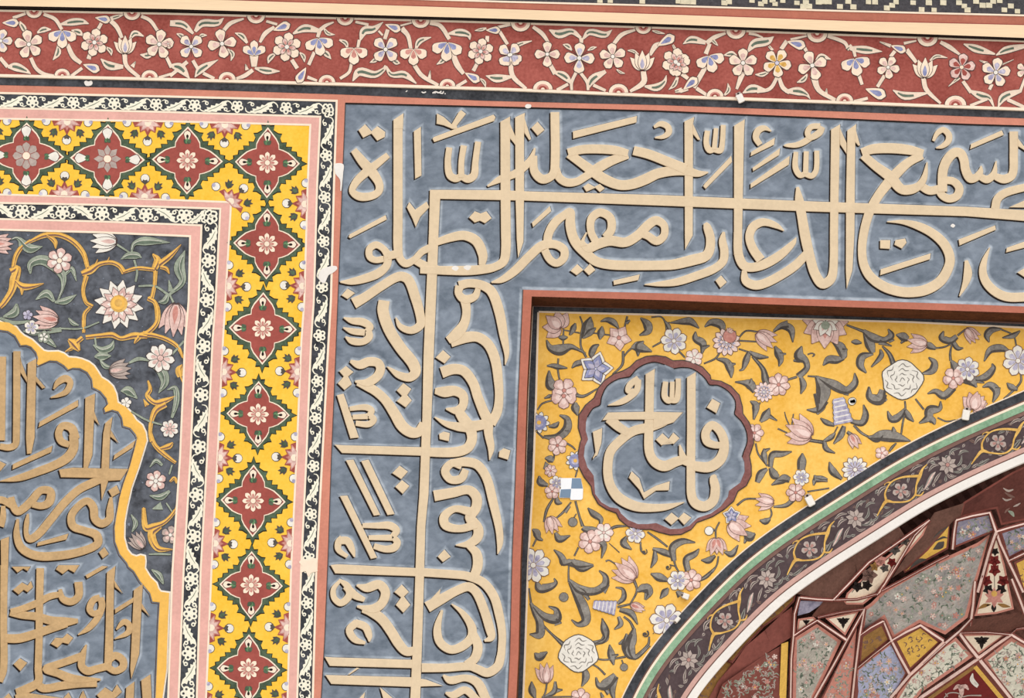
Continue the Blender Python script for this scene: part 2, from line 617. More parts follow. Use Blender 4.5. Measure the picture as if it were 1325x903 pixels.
def clips(x, y, r, *lines):
    """half planes that keep paint on the inner side of the border lines near (x, y); a line keeps its right-hand side"""
    out = []
    for ln in lines:
        best = None
        for (x0, y0), (x1, y1) in zip(ln, ln[1:]):
            l = math.hypot(x1 - x0, y1 - y0) or 1e-6
            t = min(1, max(0, ((x - x0) * (x1 - x0) + (y - y0) * (y1 - y0)) / l / l))
            d = math.hypot(x - x0 - (x1 - x0) * t, y - y0 - (y1 - y0) * t)
            if best is None or d < best[0]:
                best = (d, x0, y0, -(y1 - y0) / l, (x1 - x0) / l)
        if best[0] < r: out.append(best[1:])
    return out


Y_WALL, Y_REC = 0.0, 0.20
EP = 0.0007

# ---- the setting: masonry behind the painted plaster
b = MB()
b.slab(PL('-140,-90 1460,-90 1460,408') + list(reversed(fi_top)) + PL('-140,362'), 0.012, 0.5, STUCCO)
prop(b.build('wall_top'), kind='structure')
b = MB()
b.slab([(-140, 362), fi_left[0]] + fi_left[1:] + PL('664,1010 -140,1010'), 0.012, 0.5, STUCCO)
prop(b.build('wall_left'), kind='structure')
b = MB()
b.slab(between(cor_top, cor_bot), -0.070, 0.03, CORNICE, INK)
b.slab(between(shift(cor_top, -1.2), shift(cor_top, 0.2)), -0.055, 0.03, DRED)
prop(b.build('trim_1'), kind='structure')

# ---- mosaic field above the cornice
t = thing('mosaic_frieze', 'dark tile mosaic strip with small ivory squares above the cream cornice', 'mosaic', 1000, 0)
b = MB()
b.slab(between(PL('-40,-80 1370,-80'), shift(mos_bot, -2)), -0.004, 0.011, MOSAIC)
b.build('ground', t)
b = MB()
b.slab(between(shift(mos_bot, -2.2), mos_bot), -0.05, 0.01, CREAM)
b.slab(between(mos_bot, redln_bot), -0.045, 0.01, SALMON2)
b.build('ledge', t)
b = MB()
random.seed(4)
for k, txt in (('s5', '700,5 780,5 1030,10 1310,10'),
               ('s6', '20,15 60,15 100,15 380,12 345,22 560,4 630,30 660,12 740,30 800,5 910,22 960,50 1005,48 980,20 1080,15 1120,15 1160,15 1245,50 1310,10 720,0'),
               ('s7', '25,52 140,15 190,15 280,60 320,40 350,15 545,75 640,75 600,20 710,20 830,20 870,45 895,75 960,10 1010,40 1060,40 1090,10 1140,5 1225,45 1175,75 1275,85 480,20')):
    for q in txt.split():
        x, y = wp(k, *[float(u) for u in q.split(',')])
        if y > ev(mos_bot, x) - 5.2: y = ev(mos_bot, x) - 5.6
        r = random.uniform(3.3, 4.1)
        b.raised_poly([(x - r, y - r * .85), (x + r, y - r * .75), (x + r, y + r * .9), (x - r, y + r * .8)], -0.004, 0.004, TILE, 0.3)
b.build('tile', t, kind='stuff')

# ---- charcoal and salmon bands
b = MB()
b.slab(between(fr_bot, blk_bot), -0.006, 0.011, BLACK)
o = prop(b.build('charcoal_band'), 'charcoal painted band under the red flower frieze', 'band')
# faint white scribble on the charcoal band
b = MB()
for k_, P in parse('s4', 'S 635,715,8 650,722,10 670,715,8|S 720,725,10 745,715,12 770,722,10 790,708,9|S 770,722,8 800,726,10 806,710,8|S 512,715,8 525,705,6|S 815,730,10 822,728,8|S 735,712,8 742,728,8'):
    b.ribbon(cr(P), -0.0075, WHITE)
b.build('chalk_scribble', None)
prop(bpy.data.objects['chalk_scribble'], 'small white chalk scribble on the charcoal band above the blue panel', 'writing')

t = thing('salmon_frame', 'salmon painted strip around the top and left of the blue inscription panel', 'border', 440, 132)
b = MB()
sal = [p for p in blk_bot] + list(reversed(blue_top)) + blue_left[1:] + list(reversed(shift(b1, -1.6)))
b.slab(sal, -0.004, 0.011, SALMON)
b.build('strip', t)
b = MB()
b.slab(between(shift(blue_top, -0.3), shift(blue_top, 1.6)), -0.0045, 0.01, INK)
b.slab(between(shift(blue_left, 0.6), shift(blue_left, -0.4)), -0.0045, 0.01, INKS)
b.build('edge_line', t)
b = MB()
b.slab(between(shift(b1, -2.5), shift(b1, .2)), -0.005, 0.011, CREAM)
b.build('edge_line', t)


# ------------------------------------------------------------------ calligraphy
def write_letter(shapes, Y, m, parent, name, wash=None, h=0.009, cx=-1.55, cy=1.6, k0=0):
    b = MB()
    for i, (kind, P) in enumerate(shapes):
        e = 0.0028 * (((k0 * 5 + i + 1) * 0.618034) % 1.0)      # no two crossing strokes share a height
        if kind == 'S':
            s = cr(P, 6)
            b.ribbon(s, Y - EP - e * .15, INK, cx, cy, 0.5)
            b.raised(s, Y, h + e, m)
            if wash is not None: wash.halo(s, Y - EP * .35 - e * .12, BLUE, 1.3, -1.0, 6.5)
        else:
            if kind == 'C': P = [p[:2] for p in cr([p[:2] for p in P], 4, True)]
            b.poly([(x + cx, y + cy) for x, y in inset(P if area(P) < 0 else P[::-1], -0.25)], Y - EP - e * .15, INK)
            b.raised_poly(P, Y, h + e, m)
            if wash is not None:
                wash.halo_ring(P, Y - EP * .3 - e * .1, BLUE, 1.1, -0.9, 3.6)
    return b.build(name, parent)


def write_all(data, Y, m, parent, wash, **kw):
    for i, line in enumerate(x for x in data.strip().split('\n') if x.strip()):
        tag, k, txt = line.split(None, 2)
        write_letter(parse(k, txt), Y, m, parent, 'letter' if tag == 'l' else 'vowel_mark' if tag == 'v' else 'letter_dot', wash, k0=i, **kw)


PANEL_TEXT = '''
l px P 556.3,245.5 650,246 680,247.5 850,252.2 1050,260.5 1250,267.5 1345,273 1345,287.6 1250,279.8 1050,273.8 850,266 680,259.6 569.6,257.5 567.5,300 565,370 562,440 559.5,510 557,570 554.5,640 550.5,680 547.5,790 545.5,850 543,930 529.5,930 533.5,850 536.5,770 539.5,680 542.6,640 546.5,540 548,460 550.5,400 553,345 555,300
l A S 165,385,52 235,475,74 315,565,78 365,650,64 360,710,60 300,745,62 210,747,66 155,705,52 190,630,62 260,562,68 340,500,62 435,425,48
d A P 203,232 255,185 305,240 350,200 412,245 410,285 350,315 305,260 240,292
l F P 476,-572 555,-624 550,-500 476,-500|S 512,-570,72 512,-300,72 512,200,72 512,430,70 530,510,60 575,548,62 640,515,52 700,455,55 760,425,60|S 640,520,60 735,570,65 830,600,68|S 440,490,66 395,430,52 340,402,56 290,435,56 292,495,54 335,520,50 400,512,50|S 432,490,66 425,560,62 360,622,70 260,662,68 150,688,52 62,692,14|S 430,490,62 512,470,66
v A P 635,240 690,205 695,585 645,612
v A P 790,285 1255,110 1272,130 1262,160 795,325 780,300
v A P 815,100 870,130 930,185 985,90 1005,75 1042,105 970,195 975,225 935,222 870,195 812,182
v A S 912,365,48 900,480,50 915,580,58 960,608,60 1005,592,52|S 1025,350,50 1006,480,46 1005,600,50|S 1005,592,50 1060,612,62 1105,580,60 1115,480,50 1136,320,48
l G P 105,-557 181,-598 181,-470 105,-470|S 143,-555,75 145,0,76 148,300,76 148,440,74 130,530,70 60,575,65 -20,592,70 -150,602,75 -300,602,70 -520,595,62|S -38,560,50 -32,480,74 -80,375,78 -170,330,74 -270,342,68 -400,385,52
l G P 220,-592 296,-627 290,-450 290,0 285,380 243,505 232,350 222,0|P 292,-590 345,-422 330,-412 292,-470
l B P 176,170 224,285 224,350 176,290|S 5,668,14 110,610,56 220,570,60 310,500,60 350,440,40 375,370,14
l B S 365,430,55 370,550,66 430,612,72 500,592,65 530,530,70 530,90,70|S 530,500,60 560,595,64 620,637,66 700,632,62 780,585,62 860,530,78 970,470,74 1100,425,58|S 632,408,66 740,382,70 870,378,72 1000,388,70 1100,412,58|S 640,415,70 740,490,72 850,570,82 920,615,82 1030,657,78 1130,652,80 1240,612,84 1330,570,80 1440,550,76 1545,548,74 1650,570,52 1725,560,12
v B P 345,215 395,165 450,230 395,275
v B P 670,240 1170,120 1166,172 672,298
d B P 750,672 790,645 838,672 880,650 920,685 880,715 845,682 775,712
l C S -62,390,72 60,420,76 200,475,76 345,535,80
v C S 98,208,22 150,182,44 205,205,50 212,250,50 170,282,36 105,290,12
l H P 335,-560 412,-595 402,-540 400,330 340,440 338,330|P 400,-545 460,-415 440,-415 400,-462
v C S 515,235,42 505,330,44 530,387,50 572,380,40|S 582,215,36 567,380,38|S 570,385,42 615,390,46 630,330,42 638,190,40
v C P 495,645 700,430 706,480 500,690 480,668
l H P 722,-527 806,-577 800,-480 785,300 785,480 720,480|S 752,300,66 756,470,70 795,560,72 860,578,70 960,552,74 1080,482,70 1180,390,44 1206,345,8|S 1110,292,10 1050,252,46 950,225,62 872,260,70 842,340,66 868,430,70 930,520,74
l H S 800,600,36 812,680,66 880,715,72 960,702,72 1080,642,72 1200,562,72 1290,470,64
l I S 12,-50,22 26,60,70 46,180,75 75,350,80 110,500,76 145,620,76 205,705,78 270,670,74 292,580,66 296,300,64 300,0,66 308,-500,70|P 272,-495 344,-538 342,-420 274,-420|P 342,-510 394,-392 394,-305 342,-382
v C S 1012,240,10 960,215,42 910,235,55 892,290,50 925,345,44|P 855,400 1040,290 1035,345 850,435
v C P 865,525 1080,370 1075,425 870,552
v C P 850,648 1155,430 1150,500 850,685
v D S 190,200,45 120,205,46 90,250,46 112,288,46 180,252,55 208,205,42|S 120,285,50 60,325,50 0,347,44 -70,350,28 -95,352,8
v D S 0,400,36 -5,520,46 30,582,46 75,570,40|S 80,395,40 75,570,42|S 75,575,42 125,587,46 158,540,42 162,390,40
l I P 400,-490 470,-540 462,-395 456,300 440,600 395,745 388,600 390,0|P 465,-500 500,-372 485,-370 458,-402
l I S -38,-322,60 40,-344,76 160,-350,80 300,-337,76 415,-308,60|S 415,-295,58 330,-245,68 250,-165,78|S 520,-300,20
'''
PANEL_TEXT = PANEL_TEXT.rsplit('\nl I S -38', 1)[0] + '''
l D S 512,405,62 600,378,76 740,372,80 880,385,76 992,412,58|S 522,425,66 620,510,72 735,595,84 820,690,76 900,692,76 960,662,62 1000,600,48 1022,480,10|S 985,428,60 880,480,70 790,560,80 720,640,80 650,730,74 590,830,72 555,922,70 525,1052,68 515,1172,66 530,1282,70 580,1372,75 680,1447,78 800,1487,78 900,1494,80 1020,1472,82 1130,1402,80 1195,1282,75 1195,1202,75 1150,1112,75 1060,1032,70 950,977,62 830,947,36 710,945,8|S 965,660,62 1040,702,66 1115,690,66
l E S 660,570,64 690,620,62 745,645,62 805,620,66 820,560,66 775,510,60 700,500,60|S 690,590,74 692,440,74 722,350,76 780,288,76 830,290,72 858,345,70 870,420,70 905,485,72 950,480,62 985,435,46 992,388,10|S 975,470,50 1040,495,62 1090,450,48 1108,350,8|S 1085,465,50 1170,492,70 1235,455,66 1245,300,66 1245,120,68|P 1275,170 1335,250 1335,272 1275,235
v E S 618,195,22 650,135,40 695,108,46 738,145,50 735,195,50 690,235,38 640,250,10
v E P 912,218 1152,112 1168,148 905,260
l E S 1100,725,66 1120,645,66 1190,595,64 1380,545,60|P 1208,712 1380,635 1380,715
v J P 815,300 1100,190 1106,225 822,348
d I P 655,365 735,365 732,435 655,430
d I P 775,365 850,352 862,385 825,432 766,402
v I P 660,592 1050,468 1045,515 655,640
l J S 875,462,26 888,560,66 870,640,50 822,742,8
l J S 1058,362,8 1015,470,46 1005,560,62 1035,640,70 1110,712,72 1200,748,72 1345,748,72
v J P 1190,365 1340,312 1340,362 1185,402
d J P 1272,558 1340,515 1345,605
v G P 350,230 490,100 502,140 360,265
l G S 35,695,12 120,672,52 220,602,70 330,492,72 430,408,72 530,398,66 600,440,66 600,502,64 545,545,60 490,515,60 450,440,62|S 470,415,66 480,320,66 530,230,70 600,172,62 652,142,60 650,230,76 665,320,76 700,392,80 770,465,80 850,530,76 960,556,76 1100,562,76 1324,562,74 1454,555,80 1604,520,86 1704,490,80 1736,440,74 1742,350,70 1716,262,62 1700,232,30
l G S 740,400,40 790,428,70 870,395,76 960,370,80 1080,382,76 1180,325,76 1260,245,74 1320,212,70 1380,250,60 1380,330,60 1324,372,66 1254,332,62 1200,310,66|S 850,380,60 812,300,58 815,200,64 880,150,66 960,190,66 970,280,66 925,345,64|S 778,305,12 748,370,28 755,410,60
d G P 650,605 705,552 752,598 700,640
d G P 755,600 802,550 847,598 795,640
v G P 985,680 1192,632 1180,678 990,716
l H S 25,712,8 150,706,42 280,690,60 430,642,66 560,592,66 635,530,66 646,450,66 632,370,58 642,300,20
d H P 575,680 620,640 666,693 615,738
v F P 135,320 415,170 426,205 140,352 125,342
v F P 580,110 600,68 645,128 735,65 756,110 685,185 650,265 625,200
d F P 1065,190 1110,140 1155,158 1200,140 1242,195 1190,235 1150,215 1110,230
d K P 60,215 100,170 150,200 100,240
l K S 140,268,74 210,230,64 330,150,60 440,90,62 500,110,66 545,220,66 580,350,60 580,410,58 520,445,50 450,420,38 418,360,8
l K S 342,248,74 335,320,75 375,440,75 450,560,75 530,660,76 548,720,70 510,755,58 440,740,48 385,702,22 360,684,6
v K S 75,362,10 130,382,42 200,390,52 250,422,46 228,452,38|S 72,428,10 130,450,40 215,460,44|S 85,488,10 130,515,46 200,520,46 242,490,50 240,450,44
l K S 118,648,20 180,672,58 240,652,60 300,660,60 318,700,60 295,750,60 230,790,54 150,782,14|S 165,790,40 230,815,60 290,850,60 350,905,62 410,992,70 460,1075,74 520,1118,70 570,1114,66 605,1060,60
d K P 45,715 90,680 140,720 105,750 130,800 80,840 35,795 75,750
d L P 475,180 520,130 572,170 545,210 575,245 535,292 475,250 510,215
v L P 80,210 125,200 227,490 170,496|S 165,300,30 270,290,42 310,312,42 290,350,36|S 185,355,32 285,350,38|S 205,395,36 290,402,42 325,372,42 300,345,40
l L P 65,535 120,540 650,553 650,610 115,592|S 640,584,58 850,586,66 940,560,66 972,500,66 955,430,70 880,418,58 800,398,38 725,355,8|S 728,182,40 790,188,72 860,182,66 912,212,62 915,272,56 880,310,60 800,300,12|S 880,310,60 920,372,72 960,412,72 1060,402,66|S 771,62,74 850,38,70 920,52,66 980,130,64 1010,220,64 1045,310,66 1075,380,70 1082,470,56 1098,560,44 1088,638,6
l K S 835,150,60 900,135,56 980,145,60 1050,190,65 1100,320,66 1130,480,56 1150,600,34 1140,672,6|S 840,152,60 832,200,50 872,240,58 940,222,50 962,170,36|S 872,230,66 885,320,56 870,400,62 820,470,76 762,512,50|S 780,525,66 880,492,72 960,490,66 1030,540,66 1075,640,66 1095,780,60 1100,880,56 1088,980,62 1045,1060,68
d K P 680,625 730,575 780,620 740,665
d L P 755,465 785,450 826,460 820,515 758,500
d L P 1152,580 1180,560 1226,575 1210,637 1148,617
l M P 140,130 190,125 367,490 325,496
l M P 240,135 290,125 462,485 415,492
d M P 445,215 495,165 550,205 505,255
d M P 465,305 510,260 560,300 515,352
l M P 100,365 150,362 347,772 305,781
v M S 250,560,32 350,560,42 430,560,52 475,592,46 450,632,40|S 290,640,32 380,640,38 445,640,42|S 325,695,38 400,715,46 460,705,52 480,670,46 455,640,40
v M S 120,650,60 92,672,48 92,720,40 150,765,26|S 95,660,50 150,662,52 182,720,40 198,768,10
l M P 38,820 90,815 605,840 605,895 70,876|S 640,868,56 900,886,56 946,894,56 1046,936,60 1116,1026,60 1151,1146,58 1171,1266,52 1168,1376,52 1161,1428,56 1141,1488,60 1076,1530,60 1006,1505,55 956,1488,55 796,1498,56 640,1498,60
l M S 905,168,50 842,148,52 795,200,56 830,256,52 900,250,56 932,190,46|S 830,150,50 930,140,62 1010,162,62 1070,250,60 1110,400,60 1150,580,50 1156,680,40 1142,747,8
l M S 722,365,72 850,342,66 950,325,60 1000,370,66 1000,440,66 960,505,70 1012,580,66 1006,640,66 950,680,50 865,690,8|S 965,470,60 860,450,46 790,500,60 800,560,60 900,580,50 1000,550,60|S 945,690,36 1000,740,62 1010,820,66 985,900,60
d M P 745,765 790,718 832,765 780,802
l N S 145,458,16 200,500,46 215,560,50 160,612,46 115,580,40 110,520,34 150,468,22|S 190,500,50 250,560,52 315,592,30
l N S 262,495,14 330,512,58 410,490,60 452,540,62 430,612,60 370,650,60 265,635,14|S 300,655,40 360,672,62 430,720,66 490,800,66 540,880,66 590,931,60 650,926,56
d N P 510,540 560,490 607,540 575,570 617,625 570,677 520,625 555,575
v N S 265,738,50 215,790,50 250,852,46 320,877,20|S 250,742,50 320,770,52 345,830,42 346,868,10
l N S 728,640,74 830,582,66 920,532,60 1000,505,60 1050,540,60 1100,650,60 1140,780,60 1150,840,48 1105,862,14|P 745,592 816,518 805,580
l O S 888,282,8 960,340,36 1020,430,56 1020,500,60 960,560,60 880,582,56 810,530,56 795,440,50 826,322,16|S 1025,470,56 1062,560,62 1042,640,62 985,682,50
l O P 50,630 100,634 640,650 640,706 85,691
l O P 55,750 620,765 720,780 832,822 620,829 95,810
v O P 205,748 262,702 282,705 215,749
v O P 265,920 318,862 308,920
l O P 415,830 520,920 442,920
l O S 832,752,14 880,785,52 980,770,46 1060,802,62 1120,920,62
l O S 848,868,14 900,882,50 980,850,50 1060,920,52
'''
t = thing('inscription_panel', 'slate blue panel of raised buff Arabic lettering between the salmon strips', 'inscription', 560, 905)
b = MB()
fo = [p for p in shift(fo_top, -0.5)]
b.slab(blue_top + list(reversed(fo_top)) + fo_left[1:] + list(reversed(blue_left))[:-1], 0.0, 0.011, BLUE)
b.build('ground', t)
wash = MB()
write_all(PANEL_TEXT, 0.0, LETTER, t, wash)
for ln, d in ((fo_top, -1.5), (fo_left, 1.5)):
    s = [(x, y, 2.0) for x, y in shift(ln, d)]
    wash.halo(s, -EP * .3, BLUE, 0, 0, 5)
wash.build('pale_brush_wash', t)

# ------------------------------------------------------------------ pink strips and flower borders round the left panel
def lband(name, a, bb, label, m=PINK, Y=-0.005):
    t = thing(name, label, 'border', *a[4])
    b = MB()
    b.slab(between(a, bb), Y, 0.011, m)
    b.build('strip', t)
    b = MB()
    b.slab(between(shift(a, -1.2), shift(a, 1.3)), Y - 0.001, 0.011, CREAM)
    b.build('edge_line', t)
    b = MB()
    b.slab(between(shift(bb, -1.3), shift(bb, 1.2)), Y - 0.001, 0.011, CREAM)
    b.build('edge_line', t)


lband('pink_strip', b2, b3, 'pale pink strip between the outer flower border and the yellow diamond border')
lband('pink_strip', b4, b5, 'pale pink strip just inside the yellow diamond border')
lband('pink_strip', b6, b7, 'innermost pale pink strip edging the dark floral panel')

# ------------------------------------------------------------------ painted flowers, leaves and vines
def petal(cx, cy, ang, r0, r1, wd, tip=0.5, n=7):
    """outline of one petal running outwards from (cx, cy)"""
    ca, sa = math.cos(ang), math.sin(ang)
    L, R = [], []
    for i in range(n + 1):
        t = i / n
        u = r0 + (r1 - r0) * t
        if tip < 0:   # pointed
            w = wd * math.sin(math.pi * min(1, (t * .92 + .08)) ** 0.8) if t < 1 else 0.02 * wd
        else:
            w = wd * (math.sin(math.pi * (t * .5 + .0) ** 1.0) ** .8 if t < .72 else math.sqrt(max(0, 1 - ((t - .62) / .38) ** 2)) * .97)
        w = max(w, 0.06 * wd)
        L.append((cx + ca * u - sa * w, cy + sa * u + ca * w))
        R.append((cx + ca * u + sa * w, cy + sa * u - ca * w))
    return L + R[::-1]


def flower(b, x, y, r, n=5, m=None, inner=None, core=None, Y=0.0, rot=-90, point=False, line=None, asp=1.0, wide=1.0, hole=0.22, rc=0.2):
    m, line = m or PETALP, line or INKS
    a0 = math.radians(rot)
    wd = r * math.sin(math.pi / n) * 0.62 * wide
    tip = -1 if point else 0.5
    lw = max(0.45, min(1.0, r * .055))
    for i in range(n):
        a = a0 + 2 * math.pi * i / n
        b.poly(petal(x, y, a, -lw * .2, r + lw, wd + lw, tip), Y - EP, line)
    for i in range(n):
        a = a0 + 2 * math.pi * i / n
        b.poly(petal(x, y, a, r * .05, r, wd, tip), Y - 2 * EP - i * 2e-5, m)
        if n <= 8 and r > 7:
            s = [(x + math.cos(a + .5 * math.pi / n * .0) * r * q, y + math.sin(a) * r * q, lw * .6) for q in (.2, .9)]
        if inner:
            b.poly(petal(x, y, a, r * .12, r * .68, wd * .52, tip), Y - 3 * EP - i * 2e-5, inner)
    # dividing lines between the petals
    for i in range(n):
        a = a0 + 2 * math.pi * (i + .5) / n
        b.ribbon([(x + math.cos(a) * r * q, y + math.sin(a) * r * q, lw * wq) for q, wq in ((.08, .5), (.5, .75), (.74, .5))], Y - 3.4 * EP, line)
    if core:
        b.poly(circle(x, y, r * rc + lw * .7), Y - 4 * EP, line)
        b.poly(circle(x, y, r * rc), Y - 5 * EP, core)


def circle(x, y, r, n=12, ry=None):
    ry = ry or r
    return [(x + r * math.cos(2 * math.pi * i / n), y + ry * math.sin(2 * math.pi * i / n)) for i in range(n)]


def fan(b, x, y, r, ang, n=5, spread=120, m=None, inner=None, Y=0.0, line=None, wide=1.0, point=True, base=None):
    """a flower seen from the side: petals fanned out from its base (x, y)"""
    m, line = m or PETALP, line or INKS
    order = sorted(range(n), key=lambda i: -abs(i - (n - 1) / 2))
    lw = max(0.45, min(0.9, r * .05))
    wd = r * .26 * wide * min(1.2, max(.6, spread / 100)) * (3.6 / n) ** .5
    for j, i in enumerate(order):
        a = math.radians(ang + (i - (n - 1) / 2) * spread / max(1, n - 1))
        rr = r * (1 - .10 * (abs(i - (n - 1) / 2) / max(1, (n - 1) / 2)))
        b.poly(petal(x, y, a, 0, rr + lw, wd + lw * .8, -1 if point else .5), Y - EP * (1 + j * .9), line)
        b.poly(petal(x, y, a, r * .04, rr, wd, -1 if point else .5), Y - EP * (1.4 + j * .9), m)
        if inner:
            b.poly(petal(x, y, a, r * .08, rr * .62, wd * .5, -1 if point else .5), Y - EP * (1.6 + j * .9), inner)
    if base:
        b.poly(circle(x, y, r * .16), Y - EP * (n + 2), base)


def leaf(b, P, Y, m, line, vein=None, lw=0.9, dark_side=None):
    s = cr(P, 6)
    b.ribbon(s, Y - EP, line, 0, 0, lw * 1.6)
    b.ribbon(s, Y - 2 * EP, m)
    if dark_side:
        # the folded half of the leaf has its own darker paint
        L, R = edges(s)
        q = [((l[0] * .75 + c[0] * .25), (l[1] * .75 + c[1] * .25), max(.3, c[2] * .34)) for l, c in zip(L, s)]
        b.ribbon(q, Y - 2.6 * EP, dark_side)
    if vein:
        b.ribbon([(x, y, w_ * .16 + .15) for x, y, w_ in s], Y - 3 * EP, vein)


# ---- outer and inner black flower borders: five-petal rosettes, feathered leaves and curls along a line
def flower_border(label, a, bb, stops, Y, wd, flip_down):
    t = thing('flower_border', label, 'border', *a[2])
    b = MB()
    b.slab(between(a, bb), Y, 0.011, BLACK)
    b.build('ground', t)
    Yf = Y - EP
    mid = [((p[0] + q[0]) / 2, (p[1] + q[1]) / 2) for p, q in zip(a, bb)]
    rf = wd * .47
    for i, (x, y, ang) in enumerate(stops):
        b = MB()
        for k in range(5):
            q = ang + 2 * math.pi * k / 5 + .3
            px, py = x + math.cos(q) * rf * .60, y + math.sin(q) * rf * .60
            b.poly(circle(px, py, rf * .45, 9), Yf - k * 3e-5, PETALC)
            b.poly(circle(px, py, rf * .19, 6), Yf - EP, BLACK)
        b.poly(circle(x, y, rf * .24, 8), Yf - EP, PETALC)
        b.build('flower', t)
        if i + 1 == len(stops): continue
        x1, y1, ang1 = stops[i + 1]
        L = math.hypot(x1 - x, y1 - y)
        if L < wd * 1.4: continue
        ux, uy = (x1 - x) / L, (y1 - y) / L
        vx, vy = -uy, ux
        f = flip_down if flip_down in (1, -1) else (1 if i % 2 else -1)
        if ang > 1: f = -f
        g = lambda s, v: (x + ux * (L * .5 + s * 50) + vx * wd * v * f, y + uy * (L * .5 + s * 50) + vy * wd * v * f)
        k = min(1.0, L / 52)
        b = MB()
        # feathered leaf lying slantwise between two flowers
        out = [(-.26, .44), (-.30, .30), (-.22, .26), (-.24, .10), (-.14, .12), (-.13, -.06), (-.03, -.02), (0, -.20), (.08, -.16), (.16, -.36), (.30, -.46), (.26, -.22), (.29, -.08), (.18, 0), (.22, .14), (.12, .20), (.14, .32), (.04, .34), (.02, .46), (-.10, .42), (-.16, .48)]
        b.poly([g(u * k, v) for u, v in out], Yf, PETALC)
        b.ribbon([(*g(-.19 * k, .32), .5), (*g(-.02 * k, .14), .9), (*g(.15 * k, -.16), .4)], Yf - EP, LEAFG)
        s = cr([(*g(.24 * k, -.38), 1.6), (*g(.32 * k, -.40), 1.6), (*g(.40 * k, -.22), 1.4), (*g(.42 * k, 0), .8)], 4)
        b.ribbon(s, Yf - .35 * EP, PETALC)
        s = cr([(*g(-.22 * k, .36), 1.8), (*g(-.32 * k, .42), 1.6), (*g(-.40 * k, .30), 1.4), (*g(-.42 * k, .05), .8)], 4)
        b.ribbon(s, Yf - .3 * EP, PETALC)
        for su, sv in ((-.24, -.20), (.25, .22)):
            cxx, cyy = g(su * k, sv)
            r = wd * .15
            b.poly(circle(cxx, cyy, r, 9), Yf - .5 * EP, PETALC)
            b.poly(circle(cxx + ux * .3, cyy + uy * .3, r * .42, 7), Yf - EP, BLACK)
            sg = 1 if su > 0 else -1
            s = cr([(*g(su * k, sv + sg * .1), 1.6), (*g((su + sg * .06) * k, sv + sg * .16), 1.4), (*g((su + sg * .13) * k, sv + sg * .08), .6)], 4)
            b.ribbon(s, Yf - .6 * EP, PETALC)
        b.build('leaf', t)


def mids(a, bb, xs, ys):
    """points midway between two border lines: at the given x along the top, at the given y down the side"""
    ai, bi = a[:4], bb[:4]
    out = []
    for x in xs:
        out.append((x, (ev(ai, x) + ev(bi, x)) / 2, 0.03))
    av = [(p[1], p[0]) for p in a[3:]]
    bv = [(p[1], p[0]) for p in bb[3:]]
    for y in ys:
        out.append(((ev(av, y) + ev(bv, y)) / 2, y, math.pi / 2))
    return out


flower_border('outer black border of cream flowers beside the salmon strip', b1, b2,
              mids(b1, b2, [-11, 42, 95, 148, 202, 252, 307, 370, 424], [144, 201, 255, 312, 371, 434, 493, 541, 603, 665, 722, 780, 834, 886, 940]), -0.003, 17.0, 1)
flower_border('inner black border of cream flowers around the dark floral panel', b5, b6,
              mids(b5, b6, [-24, 29, 81, 132, 189, 238, 272], [280, 337, 388, 448, 511, 578, 640, 694, 749, 794, 845, 897, 950]), -0.003, 20.0, 0)

# ---- yellow band of red diamonds
t = thing('diamond_border', 'yellow painted border with a row of red four-lobed diamonds', 'border', 300, 161)
b = MB()
b.slab(between(b3, b4), -0.004, 0.011, YELLOW)
b.build('ground', t)
QT = [(0, 1), (.13, .85), (.27, .69), (.35, .54), (.36, .40), (.48, .37), (.65, .30), (.82, .17), (1, 0)]


SPK = [(0, 1.20), (.07, 1.02), (.20, 1.03), (.17, .89), (.31, .81), (.43, .80), (.37, .67), (.42, .56), (.57, .57), (.55, .45), (.73, .45), (.71, .34), (.87, .32), (.89, .20), (1.03, .17), (1.02, .08), (1.2, 0)]


def sym(pts):
    """quarter outline (top -> right) made symmetric in all four quarters, walking round"""
    q = pts
    up = [(u, -v) for u, v in q]
    dn = [(u, v) for u, v in reversed(q)][1:]
    l1 = [(-u, v) for u, v in q][1:]
    l2 = [(-u, -v) for u, v in reversed(q)][1:-1]
    return up + dn + l1 + l2


